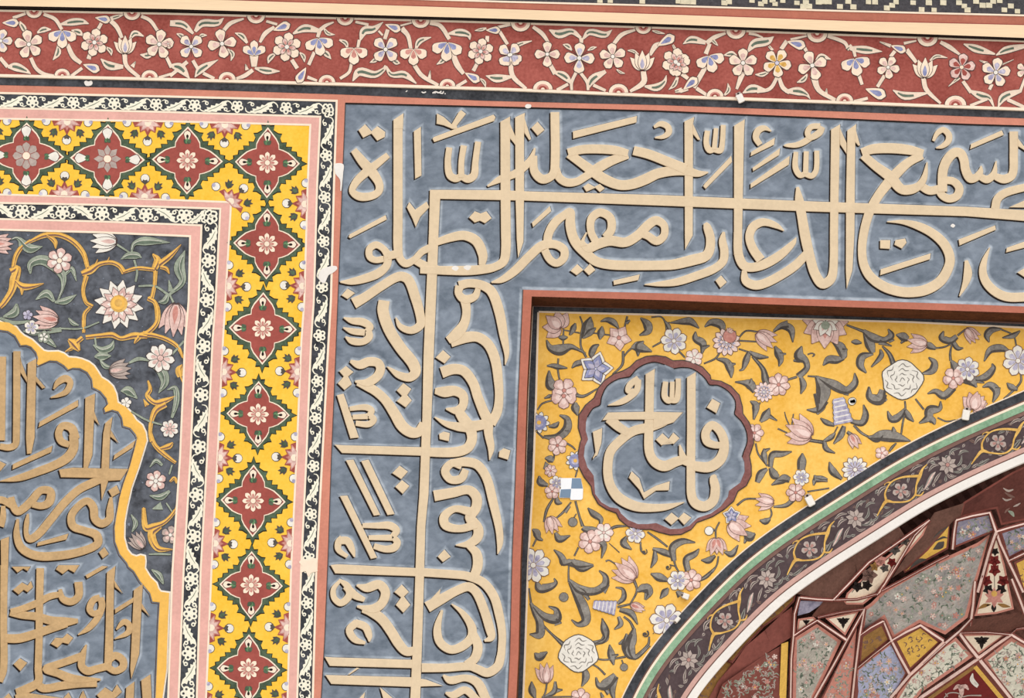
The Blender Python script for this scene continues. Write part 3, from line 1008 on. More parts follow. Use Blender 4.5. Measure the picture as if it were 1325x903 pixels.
DIA = [(-71, 199, 52, 43, 0), (34, 201.5, 49, 43, 0), (139, 205.5, 48.5, 45, 0), (242.5, 207.5, 46, 44, 1), (346, 210.5, 42, 46, 1), (345.3, 315.5, 43.5, 46, 1),
       (340, 425, 44, 47, 1), (334, 536, 41, 43, 1), (327.5, 648, 42, 47, 1), (325, 757, 41, 44, 1), (321.5, 865.5, 41, 45, 1), (317, 974, 41, 45, 1)]
for cx, cy, hx, hy, kind in DIA:
    if cx < -60 or cy > 955: continue
    d = MB()
    Y = -0.004
    T = lambda pts, k=1.0: [(cx + u * hx * k + v * hy * -0.015, cy + v * hy * k + u * hx * .03) for u, v in pts]
    g = 1.0
    d.poly(T(sym(SPK), 1.035), Y - EP, INK)
    d.poly(T(sym(SPK), 1.0), Y - 2 * EP, DGREEN)
    d.poly(T(sym(QT), 1.0), Y - 3 * EP, CREAM)
    d.poly(T(sym(QT), .94), Y - 4 * EP, DRED)
    dd = d.build('diamond', t)
    r = MB()
    if kind:
        flower(r, cx, cy, 14.0, 8, CREAM, ROSEP, CREAM, Y - 4 * EP, rot=-90, hole=.2, rc=.24, line=DRED)
    else:
        flower(r, cx, cy, 17.5, 8, GREYP, None, CREAM, Y - 4 * EP, rot=-90, point=cx > 100, rc=.28, line=DRED, wide=1.3)
    r.build('rosette', dd)
    for u, v in ((0, -1), (1, 0), (0, 1), (-1, 0)):
        k = .66 if kind else .64
        x, y = cx + u * hx * k, cy + v * hy * k + u * hx * .02
        q = MB()
        an = math.atan2(v, u)
        rr = 9.0 if kind else 10.0
        x0, y0 = x - u * 5.5, y - v * 5.5
        q.poly(petal(x0, y0, an, -1, rr * 1.75, rr * (.62 if kind else .78), .5), Y - 4.6 * EP, INKS)
        q.poly(petal(x0, y0, an, 0, rr * 1.65, rr * (.52 if kind else .68), .5), Y - 5.2 * EP, CREAM if kind else PETALW)
        if kind:
            q.poly(petal(x0, y0, an, rr * .3, rr * 1.12, rr * .2, .5), Y - 5.6 * EP, INK)
        for e_ in (-.75, 0, .75):
            q.poly(petal(x0 - u * 1.5, y0 - v * 1.5, an + e_, 0, rr * (.8 if kind else .55), rr * .3, -1), Y - 6 * EP - e_ * 1e-4, GREENB if e_ == 0 else DGREEN)
        q.build('bud', dd)

# red lotuses, buds and small leaves on the yellow between the diamonds
def yb_orn(x, y, ang, clip=1.0, full=False):
    """half lotus growing from the edge of the band at (x, y) towards ang"""
    Y = -0.004 - EP
    b = MB()
    ca, sa = math.cos(ang), math.sin(ang)
    P = lambda u, v: (x + ca * u - sa * v, y + sa * u + ca * v)
    K = [] if full else [(x - ca, y - sa, ca, sa)]
    b.clip = K
    b.poly([P(0, -20), P(7, -17), P(6, -11), P(14, -10), P(11, -4), P(19, 0), P(11, 4), P(14, 10), P(6, 11), P(7, 17), P(0, 20)], Y - EP, DRED)
    for a_, r_ in ((-1.25, 17), (1.25, 17), (-.62, 15), (.62, 15), (0, 15)):
        b.poly(petal(x, y, ang + a_, 0, r_, 4.0, -1), Y - 2 * EP - abs(a_) * 1e-4, ROSEP if a_ else DRED)
        b.poly(petal(x, y, ang + a_, 1, r_ * .85, 2.9, -1), Y - 2.8 * EP - abs(a_) * 1e-4, PETALP if a_ else ROSEP)
    b.poly([P(0, -4.5), P(4, -4), P(6.5, 0), P(4, 4), P(0, 4.5)], Y - 4 * EP, CREAM)
    b.build('lotus', t)
    b = MB(K)
    # bud above the lotus, on a dark calyx
    b.poly(circle(*P(25, 0), 6.4, 10), Y - EP, INKS)
    b.poly(circle(*P(25.4, 0), 5.5, 10), Y - 2 * EP, PETALW)
    b.poly([P(17, 0), P(21, -3.8), P(24, -2.6), P(23, 0), P(24, 2.6), P(21, 3.8)], Y - 3 * EP, LEAFD)
    b.build('bud', t)
    for s_ in (-1, 1):
        b = MB(K)
        b.poly(circle(*P(1.5, 27 * s_), 6.0, 10), Y - EP, INKS)
        b.poly(circle(*P(1.5, 27 * s_), 5.2, 10), Y - 2 * EP, PETALW)
        b.poly(circle(*P(1, 30.5 * s_), 2.6, 8), Y - 3 * EP, PETALB)
        b.build('bud', t)
        b = MB(K)
        c = P(15.5, 17 * s_)
        q = ang + s_ * .5
        R = lambda u, v: (c[0] + math.cos(q) * u - math.sin(q) * v, c[1] + math.sin(q) * u + math.cos(q) * v)
        b.poly([R(-6, 0), R(-3, -4), R(2, -6), R(2, -3), R(6.5, -3), R(4, 0), R(6.5, 3), R(2, 3), R(2, 6), R(-3, 4)], Y - EP, LEAFD)
        b.poly([R(-4, 0), R(-2, -2.6), R(1, -2.4), R(4, 0), R(1, 2.4), R(-2, 2.6)], Y - 2 * EP, DGREEN)
        b.build('leaf', t)


for x in (-18, 87, 191.5, 291):
    yb_orn(x, ev(b3[:4], x) + 1.2, math.pi / 2 + .03)
for x in (-18, 83, 187):
    yb_orn(x, ev(b4[:4], x) - 1.2, -math.pi / 2 + .03)
yb_orn(297.5, 261.5, -math.pi / 4, full=True)
b3v = [(p[1], p[0]) for p in b3[3:]]
b4v = [(p[1], p[0]) for p in b4[3:]]
for y in (264, 370, 481, 592, 703, 812, 915):
    yb_orn(ev(b3v, y) - 1.2, y, math.pi + .04)
    if y > 300: yb_orn(ev(b4v, y) + 1.2, y, .04)

# ------------------------------------------------------------------ red flower frieze under the cornice
t = thing('flower_frieze', 'brick red frieze with cream vines and flowers under the cream cornice', 'frieze', 660, 117)
b = MB()
b.slab(between(fr_top, fr_bot), -0.02, 0.011, RED)
b.slab(between(shift(cor_bot, 0.5), shift(fr_top, -2.2)), -0.022, 0.011, INK)
b.build('ground', t)
b = MB()
b.slab(between(shift(fr_top, -0.4), shift(fr_top, 2.2)), -0.0225, 0.011, CREAM)
b.build('edge_line', t)
b = MB()
b.slab(between(shift(fr_bot, -3.2), shift(fr_bot, 0.3)), -0.0225, 0.011, CREAM)
b.build('edge_line', t)
FRIEZE = '''
s2 V 0,450,28 60,520,30|L 60,520,20 120,520,66 200,550,40 240,575,6|V 240,450,28 280,530,28 340,575,28 430,592,20|L 150,170,20 185,220,42 197,258,14|V 100,140,25 200,105,20|V 340,110,25 430,150,28 482,230,25|L 470,190,14 560,172,56 640,168,44 692,185,6|L 290,255,14 340,230,44 398,230,8|L 450,350,10 452,410,46 412,468,4|V 525,345,30 570,440,38 632,492,28|V 640,530,24 555,592,24|V 690,460,34 700,425,30|L 556,235,6 610,250,48 645,275,12|L 825,368,14 860,395,34 868,432,4|V 765,225,26 790,180,26|V 860,160,34 910,210,34 950,295,26|L 860,145,30 910,130,30 960,115,10|V 1100,125,26 1170,160,28 1228,240,24|L 1010,305,14 1050,258,44 1120,282,8|V 970,420,36 985,510,32 1085,602,26|L 785,458,8 850,510,64 960,520,28|L 1056,478,4 1030,520,36|L 1205,392,14 1150,432,48 1092,425,6|V 1295,440,26 1335,525,26|V 1235,605,20 1335,575,20
s3 L 0,180,44 100,190,52 182,262,18|L 195,245,24 250,182,56 370,178,48 418,140,6|L 52,262,8 90,280,36 118,315,14|L 222,292,10 250,275,28 288,275,4|L 0,510,20 80,530,74 152,612,8|V 135,480,30 0,592,26|V 178,470,26 222,545,26|L 193,602,6 240,540,60 375,465,4|V 258,570,26 345,612,24|V 412,245,28 470,182,32 575,145,14|V 750,165,20 835,190,20|V 700,330,20 740,262,34 812,210,24|L 506,256,6 560,280,42 602,335,18|V 655,425,70 655,520,40|L 660,530,14 750,550,54 855,555,6|V 645,545,30 580,590,32 515,612,18|L 588,498,4 600,545,30|L 448,380,14 487,420,34 474,474,4|L 825,415,14 780,450,42 764,494,4|L 1010,408,10 1040,440,34 1048,484,4|V 948,465,30 992,532,30|L 958,262,14 1050,220,62 1165,240,30|V 1160,240,30 1210,200,26 1275,172,12|L 1195,215,10 1230,260,30 1285,270,4|V 1150,290,26 1165,240,30|L 1180,390,10 1220,420,44 1255,460,4|V 1125,405,26 1080,505,26|V 1070,600,26 1145,628,18
s4 V 120,170,20 222,192,20|L 158,312,14 190,240,64 260,228,54 335,172,6|V 150,310,25 138,372,20|L -5,310,14 45,335,34 58,384,6|V 90,490,22 70,562,24 0,612,22|V 300,240,16 332,275,16|V 348,305,28 372,230,30|V 480,220,42 530,280,32 552,385,26|V 470,200,14 562,175,14|V 700,180,26 780,200,32 852,305,30|L 845,262,14 930,252,58 1000,270,40 1012,310,6|L 588,385,14 620,320,44 710,290,6|L 302,448,14 270,470,34 232,487,4|L 398,458,10 440,485,38 468,492,4|L 98,632,8 150,560,64 270,580,54 340,540,30 352,508,10|L 358,515,14 400,580,38 500,580,54 595,650,10|V 578,505,32 640,590,32 765,664,24|L 702,548,4 695,612,28|L 842,398,10 800,470,38 752,502,4|V 875,405,36 910,500,44 962,575,28|V 985,628,24 908,674,24|V 1038,552,30 1078,475,26|L 1088,610,10 1122,640,28 1134,680,4|V 1145,325,30 1148,280,28|L 1050,238,6 1100,230,26 1140,220,14|V 1240,240,26 1305,345,26|V 1228,212,22 1335,188,22|L 1136,590,6 1220,610,64 1335,598,20
s5 L 20,392,14 60,350,34 170,318,6|V 5,470,34 20,590,36 125,692,24|V 178,208,26 250,262,32 302,335,20|V 310,500,32 352,575,36|L 335,558,16 420,590,58 482,655,14|V 365,702,26 452,655,24|L 305,232,8 380,265,66 480,245,44 552,295,20|L 568,302,16 620,250,48 740,270,48 795,232,4|V 555,335,26 555,295,34|L 412,346,6 450,360,38 482,392,10|L 605,392,8 640,375,26 675,366,4|V 525,545,24 480,640,24 480,702,20|V 540,555,24 600,640,24 608,702,20|L 608,692,8 640,620,64 745,555,26|V 805,345,28 870,270,32 975,232,18|V 648,662,26 745,706,22|L 830,540,8 860,562,20 895,572,4|L 916,393,6 960,398,24 1000,425,14|V 1038,555,40 1040,640,44 935,712,22|L 1048,672,14 1140,680,60 1200,640,36 1218,586,4|V 1090,430,22 1130,360,40 1175,335,24|L 1108,238,10 1150,250,22 1205,262,6|L 1268,348,14 1292,395,26|L 1305,600,22 1280,660,34 1236,698,4|L 1285,712,20 1340,700,40
s6 L 22,342,4 90,308,56 200,332,30|V 205,335,32 270,290,34 355,258,18|L 240,300,20 270,330,26 295,355,6|V 200,420,34 232,340,28|V 200,520,34 150,605,38 108,685,28|V 15,575,34 62,612,28|V 0,712,26 62,692,26|V 128,688,30 205,738,24|L 345,742,14 378,700,32 372,648,4|V 535,260,20 590,270,20 645,292,10|L 528,402,14 580,340,66 680,320,60 730,284,4|L 340,430,6 400,420,46 442,432,10|V 490,560,46 460,640,32 440,694,20|L 692,358,18 722,392,22|V 788,382,32 832,318,32|V 960,358,32 1012,442,14|V 860,308,20 1005,275,14|L 692,558,14 640,580,36 586,580,6|V 758,598,26 700,690,28 598,714,24|L 488,724,8 560,690,66 665,702,20|V 770,600,26 800,680,34 852,722,28|L 818,712,20 920,710,64 985,735,30 1014,772,4|L 1058,472,14 1100,440,46 1174,462,6|L 992,578,14 960,620,38 910,642,6|V 1040,585,56 1080,700,38 1210,780,28|L 1142,688,4 1136,745,30|V 1150,280,26 1280,330,28 1312,385,20|L 1300,385,30 1335,350,20
s7 L 0,368,30 120,380,60 244,392,4|V 25,372,26 40,432,20|V 58,545,28 92,645,24|V 0,782,26 135,748,22|V 208,662,26 262,575,26|V 308,432,26 342,388,26|L 226,318,8 310,350,26|V 410,330,22 505,310,12|V 430,378,36 505,475,26|L 608,462,14 660,428,28 742,440,4|V 558,590,34 580,680,34 690,788,18|L 326,686,6 420,730,62 585,710,14|V 688,320,26 760,360,34 842,420,14|L 832,588,30 750,658,4|V 860,618,26 922,705,26|L 908,690,14 1000,730,60 1060,745,34 1095,812,10|V 1045,755,20 915,805,22|V 1062,682,24 1082,640,24|L 865,335,8 960,370,60 1105,412,12|L 1112,420,8 1190,380,54 1335,350,30|L 986,460,6 1045,482,24|L 1158,492,10 1246,453,4|L 1128,814,8 1170,740,60 1305,690,24|V 1200,758,28 1335,820,24|V 1298,692,22 1335,590,18
'''
Yr = -0.02
ln = 0
for line in FRIEZE.strip().split('\n'):
    k, txt = line.split(None, 1)
    for kind, P in parse(k, txt):
        ln += 1
        b = MB()
        Y = Yr - EP * .12 * (ln % 5)
        if len(P[0]) < 3: P = [(*p, 3.5) for p in P]
        s = cr(P, 5)
        b.ribbon(s, Y - EP, INKS, -0.2, 0.3, 1.3)
        b.ribbon(s, Y - 2 * EP, VINE)
        if kind == 'L':
            n = len(s)
            b.ribbon([(x, y, max(.3, w_ * .36 - .4)) for x, y, w_ in s[int(n * .2):int(n * .8)]], Y - 3 * EP, LEAFG)
        b.build('leaf' if kind == 'L' else 'vine', t)
FF = '''
s2 five 225,345 112 C -100|fanb 485,235 140 B 90 3 110|big 735,330 108 C|tul 975,415 138 B -90|five 1240,345 114 C -80|bud 82,178 66 B 0|bud 712,525 70 B 20|bud 800,148 62 B 10|five 5,318 92 B 0|top 265,100 64|top 1028,112 66|bot 485,592 60|bot 1165,606 64
s3 four 165,362 104 B 45|four 405,340 112 C -100|fanb 655,435 120 B -90 3 100|big 910,365 112 C|fanb 1155,295 140 B 82 3 110|bud 870,212 72 B -20|bud 1025,585 70 B 120|five -15,340 40 C 0|top 670,140 70|bot 445,612 66|bot 1222,632 64
s4 fanb 108,372 130 C 90 3 120|four 355,385 112 B 45|fanb 572,380 128 C 90 3 120|fanb 838,328 150 B 95 3 110|big 1095,400 102 C|bud 412,212 66 B 20|bud 1030,600 68 B 30|bud 1192,235 58 B 0|four 1330,425 95 B 30|top 40,162 66|top 628,178 70|bot 836,670 62
s5 four 290,422 98 C -90|four 540,452 118 B -88|five 800,440 104 C -95|tul 1030,545 150 B -90|big 1290,482 108 C|bud 1215,318 78 B -30|four -5,428 100 B 45|top 82,190 76|top 1038,222 62|bot 255,700 76|bot 845,715 76
s6 big -12,500 95 C|fanb 225,432 135 B 75 3 120|five 490,490 112 C -90|five 755,490 112 M -60|four 1030,510 115 C 70|bud 905,342 76 B 15|bud 80,652 72 B -40|top 435,262 76|top 1068,278 80|bot 272,742 66|bot 1282,796 66
s7 fanb 35,445 135 B 80 3 120|five 290,512 88 C -60|tul 568,590 150 M -88|five 850,512 104 R -80|five 1110,552 112 B -80|bud 368,368 62 B 20|bud 195,705 84 B 20|five 1335,535 70 C 0|top 590,305 78|bot 803,812 82
'''
nf = 0
for line in FF.strip().split('\n'):
    k, txt = line.split(None, 1)
    s_ = WIN[k][2]
    for it in txt.split('|'):
        q = it.split()
        x, y = wp(k, *[float(u) for u in q[1].split(',')])
        r = float(q[2]) / s_
        Y = Yr - EP * 3.2 - EP * .1 * (nf % 4)
        nf += 1
        b = MB()
        c = q[3] if len(q) > 3 else 'C'
        m, inn, core = {'C': (PETAL, PETALP, PETALW), 'B': (PETAL, PETALB, PETALW), 'M': (PETAL, GOLDS, PETALB), 'R': (PETALP, DRED, PETAL)}[c]
        nm = 'flower'
        if q[0] == 'five': flower(b, x, y, r, 5 if c != 'B' or k == 's7' else 5, m, inn, core, Y, float(q[4]), wide=1.0, rc=.14)
        elif q[0] == 'four': flower(b, x, y, r, 4, m, inn, core, Y, float(q[4]), wide=.86, rc=.14)
        elif q[0] == 'big':
            flower(b, x, y, r, 6, m, None, None, Y, -80, wide=1.12)
            flower(b, x, y, r * .62, 6, PETALP, ROSEP, PETALW, Y - 3 * EP, -50, wide=.8, rc=.24)
        elif q[0] == 'fanb': fan(b, x, y, r, float(q[4]), int(q[5]), float(q[6]), m, BLUEP if c == 'B' else ROSEP, Y, wide=.98, point=False)
        elif q[0] == 'tul': fan(b, x, y, r, float(q[4]), 5, 88, m, PETALB if c == 'B' else BLUEP, Y, wide=1.1)
        elif q[0] == 'bud':
            a = math.radians(float(q[4]))
            b.poly(petal(x - math.cos(a) * r, y - math.sin(a) * r, a, 0, 2.05 * r, r * .62, .5), Y - EP, INKS)
            b.poly(petal(x - math.cos(a) * r, y - math.sin(a) * r, a, .5, 1.96 * r, r * .54, .5), Y - 2 * EP, PETAL)
            b.poly(petal(x - math.cos(a) * r, y - math.sin(a) * r, a, r * .4, 1.6 * r, r * .28, .5), Y - 3 * EP, BLUEP)
            nm = 'bud'
        else:
            sg = 1 if q[0] == 'top' else -1
            half = lambda rr: [(x + rr * math.cos(math.pi * i / 10), y + sg * rr * .88 * math.sin(math.pi * i / 10)) for i in range(11)]
            y = ev(fr_top, x) + .3 if sg > 0 else ev(fr_bot, x) - 3.2
            b.poly(half(r + .8), Y - EP, INKS)
            b.poly(half(r), Y - 2 * EP, PETAL)
            b.poly(half(r * .62), Y - 3 * EP, ROSEP)
            b.poly(half(r * .42), Y - 4 * EP, DRED)
            b.poly(half(r * .2), Y - 5 * EP, CREAM)
            nm = 'half_rosette'
        b.build(nm, t)

# ------------------------------------------------------------------ dark floral panel with the scalloped inscription at the left
t = thing('floral_panel', 'charcoal painted panel of pale flowers and gold scrolls around the scalloped inscription', 'painting', 120, 903)
b = MB()
b.slab(b7[:4] + b7[4:] + PL('-40,940'), 0.0, 0.011, DARKP)
b.build('ground', t)
SCROLL = '''
P G 90,560,26 110,480,32 150,420,30 212,378,24|G 205,385,20 300,342,36 400,337,36 500,382,36 570,462,34 602,565,28|G 315,338,12 375,382,34 382,432,8|G 560,605,34 620,580,52 680,540,32 760,527,30 820,552,32 852,600,36|G 670,505,4 652,560,24|G 750,490,4 735,532,18|G 848,592,22 940,567,26 1062,577,26|G 1066,585,30 1060,680,26 1042,770,26|G 1060,570,42 1080,512,50 1048,470,12|G 1090,542,44 1170,480,34 1242,405,6|G 1100,560,22 1140,570,28 1162,606,6|G 592,620,34 570,720,26 590,800,26 635,830,26|G 615,838,22 580,880,26 574,960,26 574,1010,20|G 72,590,44 120,568,44 100,640,64 80,720,46 30,800,38 0,835,28|G 105,650,20 150,690,46 210,692,38 300,672,6|G 150,700,34 150,750,8|G 1015,772,34 1060,800,28 1080,860,38 1075,940,32 1020,1002,32 950,1032,36
T G 588,192,30 700,180,32 770,176,38 830,200,30 920,180,44 1010,186,30|G 980,170,44 1060,180,30 1150,210,30 1220,260,26 1260,345,14|G 470,208,20 510,240,70 545,285,18|G 565,195,30 515,235,34|G 446,292,6 492,268,28|G 920,235,8 950,190,44|G 1015,490,12 1030,550,28 1010,592,32 1060,640,34 1120,632,42 1206,596,6|G 985,618,6 1010,662,34|G 1135,650,46 1070,690,44 1040,760,30 1030,850,26 1040,910,26|G 1250,378,4 1230,420,56 1252,505,16
U G 1030,0,26 1060,80,30 1120,140,32 1205,205,20|G 1085,112,16 1160,90,38 1185,66,10|G 1165,335,14 1195,310,24 1215,345,16|G 1216,450,14 1200,530,22 1130,610,28 1050,642,44 1000,650,44 985,515,24|G 1100,640,32 1040,690,56 1080,790,44 1185,800,8
'''
b = None
i = 0
for line in SCROLL.strip().split('\n'):
    k, txt = line.split(None, 1)
    for kind, P in parse(k, txt):
        i += 1
        b = MB(clips(*P[len(P) // 2][:2], 60, b7[3:], b7[:4]))
        s = cr(P, 6)
        Y = -EP * (1 + .15 * (i % 4))
        b.ribbon(s, Y - EP, LEAFD, .2, .4, 1.1)
        b.ribbon(s, Y - 2 * EP, GOLDS)
        b.ribbon([(x + .2, y + w_ * .16, max(.25, w_ * .26)) for x, y, w_ in s], Y - 3 * EP, BROWN)
        b.ribbon([(x - .2, y - w_ * .18, max(.25, w_ * .3)) for x, y, w_ in s], Y - 3.5 * EP, GOLD)
        b.build('scroll', t)
FOL = '''
P L 208,605,12 210,540,46 280,510,66 360,540,76 430,620,50 430,700,22 398,785,12|L 438,622,10 490,570,34 524,655,6|L 244,782,6 320,740,56 372,795,18|L 375,800,14 450,790,48 525,748,4|L 68,372,6 120,360,22 200,430,66 292,418,4|L 130,360,10 142,415,28|L 900,462,12 920,400,28 1000,380,60 1165,390,4|L 828,505,4 880,480,44 940,480,44 972,494,4|T 780,390,14 890,460,12|T 920,510,15 940,590,16 930,660,14|L 1268,445,6 1230,560,76 1250,660,44 1165,745,18|T 950,690,12 1060,690,15 1150,745,16|L 1158,648,6 1172,725,38|L 1086,800,8 1130,790,44 1152,738,18|T 1160,740,12 1195,815,16|L 20,900,10 100,870,60 115,810,14
T T 0,60,18 90,92,26 230,80,12|T 180,142,12 400,132,12 560,132,12 680,88,10|L 318,162,16 420,138,34|T 650,180,12 660,265,14|L 640,245,10 700,280,44 760,260,44 780,215,6|L 648,325,12 700,320,64 762,320,6|L 686,348,8 720,390,34 765,400,14|T 878,372,12 950,340,26 1025,352,12|L 1040,380,20 1110,430,66 1130,500,56 1088,575,6|T 1180,310,14 1262,218,14|L 1146,552,6 1200,540,34 1210,630,40 1178,745,18|L 828,560,8 880,560,66 942,612,8|T 900,700,12 1010,762,14 1110,792,12|L 180,100,14 225,110,50 240,150,8|L 262,190,10 330,215,44 385,260,10|L 160,150,10 230,165,30 300,160,8|L 470,60,10 500,95,30 540,110,8
U L 1026,430,8 1100,440,44 1164,398,18|L 1046,522,8 1110,500,56|L 1026,235,6 1070,190,28 1114,222,18|T 1180,220,12 1160,285,12|T 1020,832,10 1100,830,16 1172,834,10|T 1140,480,10 1180,540,12|L 900,560,8 930,620,34 905,680,8
V L 1040,20,10 1090,60,44 1120,120,10
'''
i = 0
for line in FOL.strip().split('\n'):
    k, txt = line.split(None, 1)
    for kind, P in parse(k, txt):
        i += 1
        b = MB(clips(*P[len(P) // 2][:2], 60, b7[3:], b7[:4]))
        s = cr(P, 6)
        Y = -EP * (2 + .15 * (i % 4))
        b.ribbon(s, Y - EP, INK, 0, .2, .9)
        b.ribbon(s, Y - 2 * EP, SAGE)
        if kind == 'L':
            n = len(s)
            b.ribbon([(x + .2, y + w_ * .16, max(.3, w_ * .34)) for x, y, w_ in s[2:-2]], Y - 3 * EP, LEAFG)
            b.ribbon([(x, y - w_ * .1, .5) for x, y, w_ in s[2:-2]], Y - 3.5 * EP, PETALW)
        b.build('leaf' if kind == 'L' else 'stem', t)
PF = [('d', 'P', 815, 815, 168, 12, PETALP, PETALW, GOLD), ('f', 'P', 800, 385, 180, 182, PETALW, PETALP), ('c', 'P', 408, 515, 88, 6, PETALP, PETALW, CREAM),
      ('f', 'P', -60, 400, 150, 0, PETALP, ROSEP), ('f', 'T', 400, 75, 175, 188, PETALP, ROSEP), ('f', 'T', 1208, -40, 230, 95, PETALP, ROSEP), ('f', 'T', 750, 425, 150, -8, GREYP, PETALP),
      ('c', 'T', 1100, 335, 98, 8, PETALW, PETALP, PETALP), ('c', 'T', 1163, 820, 62, 7, PETALW, PETALP, PETALP), ('c', 'T', 865, 640, 36, 5, PETALW, None, None),
      ('c', 'U', 1068, 330, 72, 6, PETALP, PETALW, PETALW), ('c', 'U', 1168, 700, 62, 5, GREYP, PETALP, PETALW), ('f', 'U', 985, 790, 130, -130, GREYP, PETALP), ('f', 'P', 340, 990, 10, 0, PETALP, None),
      ('c', 'T', 190, 40, 34, 5, PETALB, None, None), ('c', 'T', 215, 125, 50, 5, PETALW, PETALB, None), ('c', 'T', 300, 190, 44, 5, SAGE, PETALW, None)]
for i, q in enumerate(PF):
    x, y = wp(q[1], q[2], q[3])
    r = q[4] / WIN[q[1]][2]
    b = MB(clips(x, y, 60, b7[3:], b7[:4]))
    Y = -EP * (5 + .2 * (i % 3))
    if q[0] == 'd':
        flower(b, x, y, r, 12, PETALW, PETALP, None, Y, 10, point=True, wide=1.6)
        flower(b, x, y, r * .72, 10, PETALP, PETALW, None, Y - 4 * EP, 0, point=True, wide=1.4)
        b.poly(circle(x, y - 1, r * .36), Y - 9 * EP, GOLDS)
        b.poly(circle(x - .6, y - 1.8, r * .28), Y - 10 * EP, GOLD)
        b.poly(circle(x - .6, y - 2, r * .16), Y - 11 * EP, GOLDS)
    elif q[0] == 'c':
        flower(b, x, y, r, q[5], q[6], q[7], q[8], Y, -80, wide=1.15)
    else:
        fan(b, x, y, r, q[5], 5, 60, q[6], q[7], Y, wide=1.25)
    b.build('flower', t)

# the scalloped inscription itself
c = thing('scalloped_inscription', 'scalloped gold rimmed blue plaque of ochre Arabic lettering on the charcoal panel', 'inscription', 90, 903)
ro = [wp('T', *p) for p in PL('-200,120 0,85 60,92 110,122 140,160 165,182 220,210 262,250 300,285 330,292 400,290 440,305 470,330 520,333 560,342 610,362 645,390 672,430 695,468 740,495 775,530 797,580 806,640 860,668 905,715 932,760 975,795 998,845 1006,903')] + \
     [wp('U', *p) for p in PL('1003,60 988,110 950,235 900,375 872,500 852,610 850,720 872,800 900,835 935,848 965,838 992,845 996,880')] + [wp('V', *p) for p in PL('992,10 1030,72 1072,112 1085,150 1102,172 1160,180 1152,350 1141,700 1112,910 1108,1100')]
ri = [wp('T', *p) for p in PL('-200,170 0,142 55,150 105,182 130,225 142,248 180,245 215,258 248,295 262,335 252,372 262,386 295,372 340,352 390,355 440,385 468,414 500,402 550,405 600,432 632,480 638,536 690,562 730,610 742,650 715,680 722,706 770,690 812,702 838,745 846,800 895,815 932,860 945,903')] + \
     [wp('U', *p) for p in PL('945,10 930,85 890,232 848,345 820,445 800,560 786,650 790,745 822,832 872,892')] + [wp('V', *p) for p in PL('882,0 920,32 962,102 1030,182 1046,240 1095,246 1086,400 1075,700 1066,910 1062,1100')]
b = MB()
b.poly(ri + [(-40, 940)], -EP * 3, BLUE)
b.build('ground', c)
b = MB()
n_ = max(len(ro), len(ri))
b.raised_poly(between(ro, ri), -EP, 0.008, GOLD, 0.9)
b.poly([(x - 1, y + 1.2) for x, y in between(ri, shift(ri, 1.2))], -EP * 4, INKS)
b.poly(between(shift(ro, -2.0), ro), -EP * 1.5, PETALW)
b.build('rim', c)
